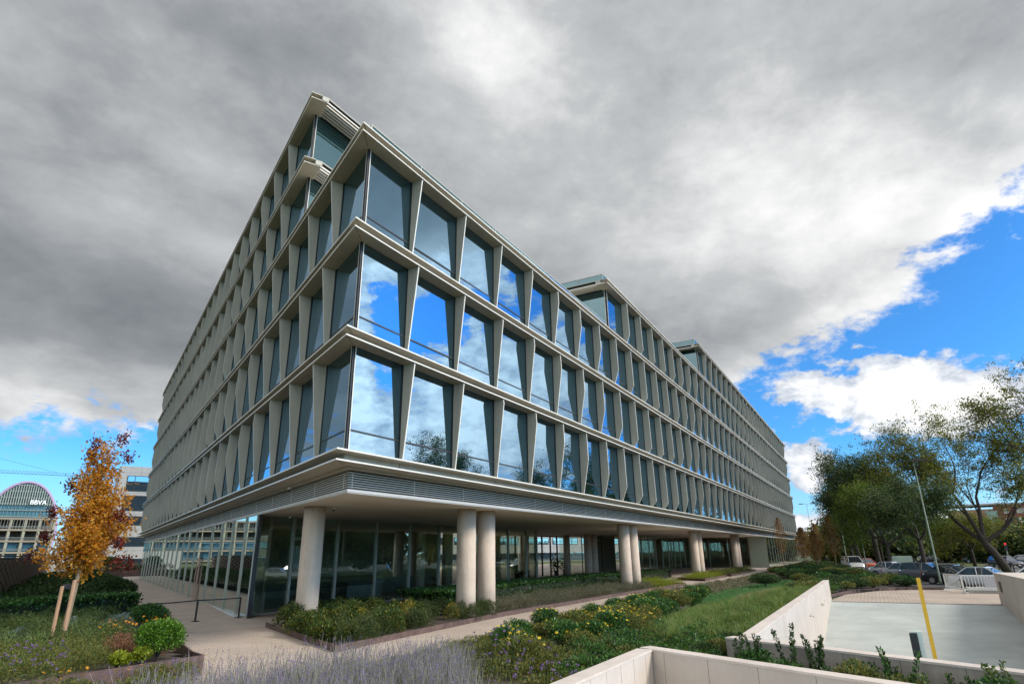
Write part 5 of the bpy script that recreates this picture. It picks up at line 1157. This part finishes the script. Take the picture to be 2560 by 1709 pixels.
# person builder (skin modifier figure)
def person(label, loc, rz, h=1.72, top=(.02, .02, .03), legs=(.03, .03, .035), stride=.22):
    r_ = empty('person', loc, rz); tag(r_, label, 'person', 'people walking beyond the shrubs'); s_ = h/1.72
    J = {'pel': (0, 0, .95), 'ch': (0, 0, 1.28), 'nk': (.01, 0, 1.47), 'hd': (.02, 0, 1.58), 'ht': (.02, 0, 1.68), 'sl': (0, .18, 1.42), 'el': (-.06, .23, 1.14), 'wl': (.03, .24, .90), 'hl': (.07, .24, .80), 'sr': (0, -.18, 1.42), 'er': (-.03, -.23, 1.14), 'wr': (.10, -.23, .92), 'hr': (.15, -.23, .83),
         'kl': (.10, .09, .50), 'al': (stride, .09, .09), 'tl': (stride+.14, .09, .03), 'kr': (.02, -.09, .50), 'ar': (-stride, -.09, .12), 'tr': (-stride+.12, -.09, .03), 'hpl': (0, .09, .90), 'hpr': (0, -.09, .90)}
    K = list(J); E_ = [('pel', 'ch'), ('ch', 'nk'), ('nk', 'hd'), ('hd', 'ht'), ('ch', 'sl'), ('sl', 'el'), ('el', 'wl'), ('wl', 'hl'), ('ch', 'sr'), ('sr', 'er'), ('er', 'wr'), ('wr', 'hr'), ('pel', 'hpl'), ('hpl', 'kl'), ('kl', 'al'), ('al', 'tl'), ('pel', 'hpr'), ('hpr', 'kr'), ('kr', 'ar'), ('ar', 'tr')]
    rd = dict(pel=.13, ch=.15, nk=.055, hd=.085, ht=.07, sl=.065, el=.045, wl=.03, hl=.035, sr=.065, er=.045, wr=.03, hr=.035, hpl=.09, kl=.06, al=.04, tl=.035, hpr=.09, kr=.06, ar=.04, tr=.035)
    me = D.meshes.new('body'); me.from_pydata([tuple(np.array(J[k_])*s_) for k_ in K], [(K.index(a), K.index(b)) for a, b in E_], [])
    o = link('body', me, mat('dark_clothes', top, .8), r_); md = o.modifiers.new('skin', 'SKIN'); sk = me.skin_vertices[0].data
    for i, k_ in enumerate(K): sk[i].radius = (rd[k_]*s_, rd[k_]*s_*(1.15 if k_ in ('ch', 'pel') else 1)); sk[i].use_root = (k_ == 'pel')
    o.modifiers.new('sub', 'SUBSURF').levels = 1; o.modifiers['sub'].render_levels = 2
    mb = MB(); mb.tube([(.06*s_, 0, 1.52*s_), (.07*s_, 0, 1.58*s_), (.055*s_, 0, 1.65*s_)], [.05, .075, .055], 12); mb.build('face', mat('skin', (.45, .28, .2), .6), r_, True)
    mb = MB(); mb.tube([(-.03*s_, 0, 1.55*s_), (-.02*s_, 0, 1.63*s_), (.0, 0, 1.71*s_)], [.06, .095, .05], 12); mb.build('hair', 'black', r_, True)
    return r_
person('person in dark clothes walking behind the shrubs near the rust trees', (96, -8.1, 0), R(200))
person('person in black standing behind the orange red car', (108, -15.0, 0), R(170), 1.75)

# perforated wall on the left: bricks of brown steel with square holes
def perf_wall():
    r_ = empty('perforated_wall', (6.07, 35.07, 0)); tag(r_, 'brown perforated screen wall along the left planter', 'wall')
    u = V2; a0, a1 = -26.0, 62.0; z0, z1 = .3, 2.97; cs = 3.0; rs_ = .25; mb = MB(); n = -NL*.015
    a = a0; i = 0
    nr_ = int((z1-z0)/rs_)
    for j in range(nr_):
        za, zb = z0+j*rs_, z0+(j+1)*rs_-.0
        off = (j % 2)*cs/2; a = a0+off
        q = lambda t: (u[0]*t, u[1]*t)
        while a < a1:
            # solid part of the course (the gap to the next one is the hole)
            p = [q(a), q(a+cs*.66), (q(a+cs*.66)[0]+n[0], q(a+cs*.66)[1]+n[1]), (q(a)[0]+n[0], q(a)[1]+n[1])]
            mb.prism(p, za, zb); a += cs
    mb.prism([(u[0]*a0, u[1]*a0), (u[0]*a1, u[1]*a1), (u[0]*a1+n[0], u[1]*a1+n[1]), (u[0]*a0+n[0], u[1]*a0+n[1])], z1-.02, z1+.06)
    mb.build('screen', mat('brown_brick_screen', (.26, .17, .115), .8, noise_amt=.3, noise_scale=2.5), r_)
    mb = MB(); k_ = -NL*.3; mb.prism([(u[0]*a0-NL[0]*-.4, u[1]*a0-NL[1]*-.4), (u[0]*a1-NL[0]*-.4, u[1]*a1-NL[1]*-.4), (u[0]*a1-NL[0]*-.45, u[1]*a1-NL[1]*-.45), (u[0]*a0-NL[0]*-.45, u[1]*a0-NL[1]*-.45)], .2, 2.9); mb.build('backing', 'core', r_)
perf_wall()
# planter and low wall at the end of the left path
q = E0_+V2*100
mb = MB(); p = [q+NL*1, q-NL*8.5, q-NL*8.5+V2*5, q+NL*1+V2*5]; mb.prism([tuple(a) for a in p], 0, .95); o = mb.build('steel_planter', 'corten'); tag(o, 'long dark steel planter closing the end of the left path', 'planter')
stuff('dark_ground_cover', mounds([tuple(a) for a in p], 40, 1.2, .9, 90, .3, lambda x, y: .95+0*x), 'lf_grey')
mb = MB(); mb.prism([tuple(q-NL*8.6), tuple(q-NL*10), tuple(q-NL*10+V2*2), tuple(q-NL*8.6+V2*2)], 0, 1.0); o = mb.build('stone_block', 'wallw'); tag(o, 'white stone block at the far left end of the glass', 'block')
bush('ball_bush', 'far round dark bush standing in the end planter', 'bush', tuple(q-NL*1.5+V2*2)+(.9,), 1.6, 2.2, 2500, .25, 'lf_dark')

# ================================================================== neighbours
# grey office building behind (face perpendicular to the left facade)
gb = empty('grey_office', tuple(V2*150)+(0,)); tag(gb, 'pale grey panel clad building with dark strip windows behind the left path', 'building')
U2 = -NL        # runs to the right along its face
gp = lambda a, d: (U2[0]*a+V2[0]*d, U2[1]*a+V2[1]*d)
def gbox(mb, a0, a1, d0, d1, z0, z1): mb.prism([gp(a0, d0), gp(a1, d0), gp(a1, d1), gp(a0, d1)], z0, z1)
LA = -2.4
mb = MB(); gbox(mb, LA, 180, 0, 30, 0, 23.1); gbox(mb, LA-9.8, LA, 1, 30, 0, 4.1); mb.build('wall', 'grey', gb)
mb = MB(); 
for z in (4.3, 9.0, 12.4, 17.0, 21.6): gbox(mb, LA, 180, -.02, -.004, z, z+.05)
for i in range(44): gbox(mb, LA+4.2*i, LA+4.2*i+.05, -.018, -.003, 0, 23.1)
for i in range(3): gbox(mb, LA-9.8+3.2*i, LA-9.8+3.2*i+.05, .982, .997, 0, 4.1)
mb.build('panel_joint', mat('joint_grey', (.2, .2, .2), .8), gb)
for z0, z1 in ((17.5, 20.9), (13.1, 16.4), (9.9, 11.8), (5.3, 7.2)):
    for i in range(15):
        a = LA+1.6+i*12.4
        if a > 165: break
        g = MB(); gbox(g, a, a+10.8, -.06, -.03, z0, z1); o = g.build('window', 'win', gb); f_ = MB()
        gbox(f_, a, a+10.8, -.09, -.061, z0+(z1-z0)*.38, z0+(z1-z0)*.38+.12)
        for t in (0, 1.5, 5.2, 8.2, 10.65): gbox(f_, a+t, a+t+.15, -.10, -.062, z0, z1)
        for z in (z0-.06, z1-.06): gbox(f_, a, a+10.8, -.098, -.06, z, z+.12)
        f_.build('window_frame', 'dark', o)
mb = MB(); gbox(mb, LA+3, 180, -.05, -.02, .2, 2.6); mb.build('base_glazing', 'win', gb)
# domed bank tower far away with its sign, and the frame building below it
vd = AT = None
def at_dist(px, py, dist):
    d = FW+(px-1280)/1516.6*RT-(py-854.5)/1516.6*UP; t = dist/math.hypot(d[0], d[1]); return CAM+d*t
c = at_dist(42, 1335, 560); RD = 560
e1 = at_dist(300, 1320, 560)-c; e1[2] = 0; e1 /= np.linalg.norm(e1); e2 = np.array((-e1[1], e1[0], 0))   # e2 points away from the camera
if np.dot(e2, FW) < 0: e2 = -e2
bt_ = empty('bank_tower', (c[0], c[1], 0)); tag(bt_, 'distant round topped glass tower with a white bank sign', 'building')
zc = c[2]; ra, rb = 21.0, 35.0
def circ(a, k=1.0): return e1*math.cos(a)*ra*k+np.array((0, 0, zc+math.sin(a)*rb*k))
mb = MB(); P_ = [circ(t) for t in np.linspace(0, 2*math.pi, 72, endpoint=False)]; P_ = [p for p in P_]
P_ = [np.array((p[0], p[1], max(p[2], 0))) for p in P_]
mb.slab([p*1 for p in P_], e2*14); mb.build('body', mat('tower_glass_body', (.05, .15, .19), .3, noise_amt=.35, noise_scale=.12, stretch=(1, 1, .1)), bt_)
mb = MB(); mb.tube([circ(t, 1.012)-e2*.6 for t in np.linspace(-.5, math.pi+.5, 60)], .9, 6); mb.build('rim', mat('violet_rim', (.42, .30, .46), .4), bt_)
mb = MB(); sl = MB()
for i in range(13):
    z = zc-14+i*4.3
    s_ = (z-zc)/rb
    if abs(s_) < .98: x = ra*math.sqrt(1-s_*s_)*.98; mb.bar(e1*-x+np.array((0, 0, z))-e2*.6, e1*x+np.array((0, 0, z))-e2*.6, .8, .5)
mb.build('floor_band', mat('tower_band', (.24, .28, .25), .6), bt_)
for i in range(60):
    x = -ra+1.4*i+.5
    if abs(x) > ra*.97: continue
    zt_ = zc+rb*math.sqrt(max(0, 1-(x/ra)**2))*.97; zb_ = zc+19.5
    if zt_ > zb_+1: sl.bar(e1*x+np.array((0, 0, zb_))-e2*.9, e1*x+np.array((0, 0, zt_))-e2*.9, .45, 1.2)
    if zt_ > zc-12: mb2 = None
sl.build('sun_fin', mat('tower_fin', (.30, .33, .29), .6), bt_)
ml = MB()
for i in range(40):
    x = -ra+2.05*i+.4
    if abs(x) > ra*.97: continue
    zt_ = min(zc+19, zc+rb*math.sqrt(max(0, 1-(x/ra)**2))*.97); ml.bar(e1*x+np.array((0, 0, zc-20))-e2*.45, e1*x+np.array((0, 0, zt_))-e2*.45, .22, .3)
ml.build('mullion', mat('tower_mullion', (.18, .28, .29), .5), bt_)
tx = D.curves.new('sign', 'FONT'); tx.body = 'BBVA'; tx.size = 4.0; tx.extrude = .12; tx.offset = .05; tmp = D.objects.new('sign_text', tx); COL.objects.link(tmp); bpy.context.view_layer.update()
sme = D.meshes.new_from_object(tmp.evaluated_get(bpy.context.evaluated_depsgraph_get())); D.objects.remove(tmp); sme.materials.clear(); to = link('sign', sme, mat('sign_white', (1, 1, 1), .5), bt_)
s0 = at_dist(74, 1259.5, 558)-np.array((c[0], c[1], 0)); s0 -= e2*1.2
zz = np.array((0, 0, 1.)); nn = np.cross(e1, zz); to.matrix_local = Matrix(((e1[0], zz[0], nn[0], s0[0]), (e1[1], zz[1], nn[1], s0[1]), (e1[2], zz[2], nn[2], s0[2]), (0, 0, 0, 1)))
# concrete frame building under construction
c2 = at_dist(-330, 1340, 330); fb = empty('frame_building', (c2[0], c2[1], 0)); tag(fb, 'open concrete frame building with glass below the round tower', 'building')
fl = MB(); zt0 = at_dist(60, 1294, 330)[2]; W0 = float(np.linalg.norm((at_dist(127, 1340, 330)-c2)[:2])); e1f = e1.copy(); _w = (at_dist(127, 1340, 330)-c2); _w[2] = 0; e1 = _w/np.linalg.norm(_w); e2f = e2.copy(); e2 = np.array((-e1[1], e1[0], 0)); e2 = e2 if np.dot(e2, FW) > 0 else -e2; 
for i in range(6):
    z = zt0-i*4.4
    if z > 0: fl.slab([(0, 0, z), e1*W0+np.array((0, 0, z)), e1*W0+e2*22+np.array((0, 0, z)), e2*22+np.array((0, 0, z))], (0, 0, -.7))
fl.build('floor_slab', mat('raw_concrete', (.27, .23, .17), .85), fb)
cl2 = MB()
for i in range(int(W0/4.85)+1):
    for dd in (.6, 10): cl2.bar(e1*(1+i*4.85)+e2*dd+zz*0, e1*(1+i*4.85)+e2*dd+zz*zt0, .9, .9)
cl2.build('frame_column', mat('raw_column', (.30, .28, .21), .85), fb)
g = MB(); g.slab([e2*1.5+zz*.2, e1*W0+e2*1.5+zz*.2, e1*W0+e2*1.5+zz*(zt0-10), e2*1.5+zz*(zt0-10)], e2*.2); g.build('glazing', mat('blue_glazing', (.03, .10, .15), .2, noise_amt=.5, noise_scale=.5), fb)
g = MB(); g.slab([e2*9+zz*(zt0-9.5), e1*W0+e2*9+zz*(zt0-9.5), e1*W0+e2*9+zz*(zt0-.8), e2*9+zz*(zt0-.8)], e2*.2); g.build('inner_wall', mat('dim_inner', (.10, .09, .07), .9), fb)
rl = MB()
for i in range(5):
    for dz_ in (1.1, .6): rl.bar(e1*0+zz*(zt0-4.4*(i+1)+dz_), e1*W0+zz*(zt0-4.4*(i+1)+dz_), .12, .12)
for i in range(int(W0/1.02)): rl.bar(e1*i*1.02+zz*(zt0-4.4), e1*i*1.02+zz*(zt0-.7), .1, .1)
rl.build('guard_rail', mat('rail_grey', (.28, .28, .25), .6), fb)
e1, e2 = e1f, e2f
# crane jib
c3 = at_dist(-60, 1178, 420); cr_ = empty('tower_crane', (c3[0], c3[1], 0)); tag(cr_, 'long lattice jib of a tower crane above the round tower', 'crane')
zj = c3[2]; J0 = np.array((0, 0, zj)); LJ = 62; mb = MB()
sl_ = -.0075*LJ
jp = lambda t, dz_=0.0, dd=0.0: J0+e1*LJ*t+zz*(dz_+sl_*t*0)+e2*dd
for dz_, dd in ((0, -.6), (0, .6), (1.4, 0)): mb.bar(jp(0, dz_, dd), jp(1, dz_, dd), .16)
for i in range(40):
    t0, t1, t2 = i/40, (i+.5)/40, (i+1)/40
    for dd in (-.6, .6): mb.bar(jp(t0, 0, dd), jp(t1, 1.4, 0), .09); mb.bar(jp(t1, 1.4, 0), jp(t2, 0, dd), .09)
mb.build('jib', mat('crane_teal', (.12, .25, .26), .6), cr_)
mb = MB(); mb.bar(jp(-.35, 14), jp(.55, 1.4), .10); mb.build('tie_rod', 'dark', cr_)
mb = MB(); mb.bar((0, 0, 0), J0+zz*8, 1.6); mb.build('mast', mat('crane_mast', (.2, .28, .28), .6), cr_)
# brick apartment block far right
c4 = at_dist(2440, 1372, 290); ab = empty('apartment_block', (c4[0], c4[1], -.5)); tag(ab, 'reddish brick apartment block behind the trees at the right edge', 'apartment building')
u4 = at_dist(2620, 1372, 290)-c4; u4[2] = 0; u4 /= np.linalg.norm(u4); n4 = np.array((u4[1], -u4[0], 0)); n4 = n4 if np.dot(n4, FW) > 0 else -n4
def abx(mb, a0, a1, d0, d1, z0, z1): P_ = [u4*a0+n4*d0, u4*a1+n4*d0, u4*a1+n4*d1, u4*a0+n4*d1]; mb.prism([(p[0], p[1]) for p in P_], z0, z1)
mb = MB(); abx(mb, 8, 45, 0, 14, 0, 17.5); mb.build('wall', mat('red_brick', (.22, .085, .06), .85, noise_amt=.15), ab)
mb = MB(); abx(mb, -6, 8, 1, 14, 0, 16.2); mb.build('side_wing', mat('tan_render', (.42, .25, .16), .85), ab)
mb = MB(); abx(mb, 5.5, 9, -.5, 0, 0, 15.5); mb.build('stair_glazing', mat('green_glazing', (.25, .36, .30), .4), ab)
mb = MB(); abx(mb, -6.3, 45.4, -.4, 14.3, 17.5, 18.1); mb.build('roof', 'kerb', ab)
for k_ in range(5):
    for i in range(9):
        a = 11+i*3.6; wd = 2.6 if i % 2 else 1.3; mb = MB(); abx(mb, a, a+wd, -.08, -.02, 1.6+k_*3.2, 3.2+k_*3.2); mb.build('window', mat('pale_shutter', (.50, .50, .45), .6) if 'pale_shutter' not in MT else MT['pale_shutter'], ab)
# low red roofed houses far beyond the building end
for i, (px, w_, h, lb) in enumerate(((1988, 14, 9.5, 'far red brick block just right of the office end'), (2012, 10, 8, 'small far red roofed house'), (2290, 22, 9, 'far pale brick housing seen under the tree crowns'), (2210, 20, 8.5, 'far tan housing seen between the dark trunks'))):
    c5 = at_dist(px, 1375, 330); r_ = empty('far_house', (c5[0], c5[1], -.3)); tag(r_, lb, 'house'); mb = MB(); mb.box(-8, 8, -w_/2, w_/2, 0, h); mb.build('wall', mat('far_brick', (.36, .19, .14), .9), r_)
    mb = MB(); mb.box(-8.4, 8.4, -w_/2-.4, w_/2+.4, h, h+.6); mb.build('roof', mat('far_roof', (.30, .26, .22), .9), r_)
    mb = MB()
    for z in np.arange(1.5, h-1.5, 3): mb.box(-8.06, -8.01, -w_/2+1, w_/2-1, z, z+1.3)
    mb.build('window', mat('far_windows', (.25, .27, .28), .4), r_)
# recycling containers, bike racks, signals
for i in range(6):
    b_ = at_dist(2238+i*7.5, 1404, 128+i*.4); mb = MB(); mb.box(-.5, .5, -.42, .42, 0, 1.25); mb.box(-.42, .42, -.36, .36, 1.25, 1.45)
    if i == 0: cont = mb.build('waste_container', mat('pale_green_container', (.42, .52, .46), .5)); o = cont; tag(o, 'pale green container in the row beyond the parked cars', 'container', 'pale containers in a row')
    else: o = cont.copy(); COL.objects.link(o)
    o.location = (b_[0], b_[1], -.05)
def hoop(label, loc, n_, dirv):
    r_ = empty('bike_rack', loc); tag(r_, label, 'bike rack', 'bike racks across the street'); mb = MB()
    for i in range(n_):
        c_ = np.array((*dirv, 0.))*i*.8; mb.tube([c_+(0, -.3, 0), c_+(0, -.3, .7), c_+(0, -.15, .85), c_+(0, .15, .85), c_+(0, .3, .7), c_+(0, .3, 0)], .05, 6)
    mb.build('hoops', 'dark', r_)
b_ = at_dist(2372, 1418, 92); hoop('short dark rack right of the black car', (b_[0], b_[1], -.05), 3, (.2, -.9))
b_ = at_dist(2470, 1420, 88); hoop('curved dark rack left of the forked tree', (b_[0], b_[1], -.05), 9, (.3, -.85))
b_ = at_dist(2524, 1404, 112); r_ = empty('traffic_light', (b_[0], b_[1], -.05)); tag(r_, 'traffic light showing red beside the forked tree', 'traffic light')
mb = MB(); mb.tube([(0, 0, 0), (0, 0, 3.1)], .07, 8); mb.build('pole', 'mull', r_); mb = MB(); mb.box(-.2, .2, -.2, .2, 2.3, 3.3); mb.build('housing', 'dark', r_)
rm = D.materials.new('red_light'); rm.use_nodes = True; pb = rm.node_tree.nodes['Principled BSDF']; pb.inputs['Base Color'].default_value = (.5, .01, .01, 1); pb.inputs['Emission Color'].default_value = (1, .03, .02, 1); pb.inputs['Emission Strength'].default_value = 1.0
mb = MB(); mb.box(-.23, -.201, -.10, .10, 3.02, 3.22); mb.build('red_lens', rm, r_)
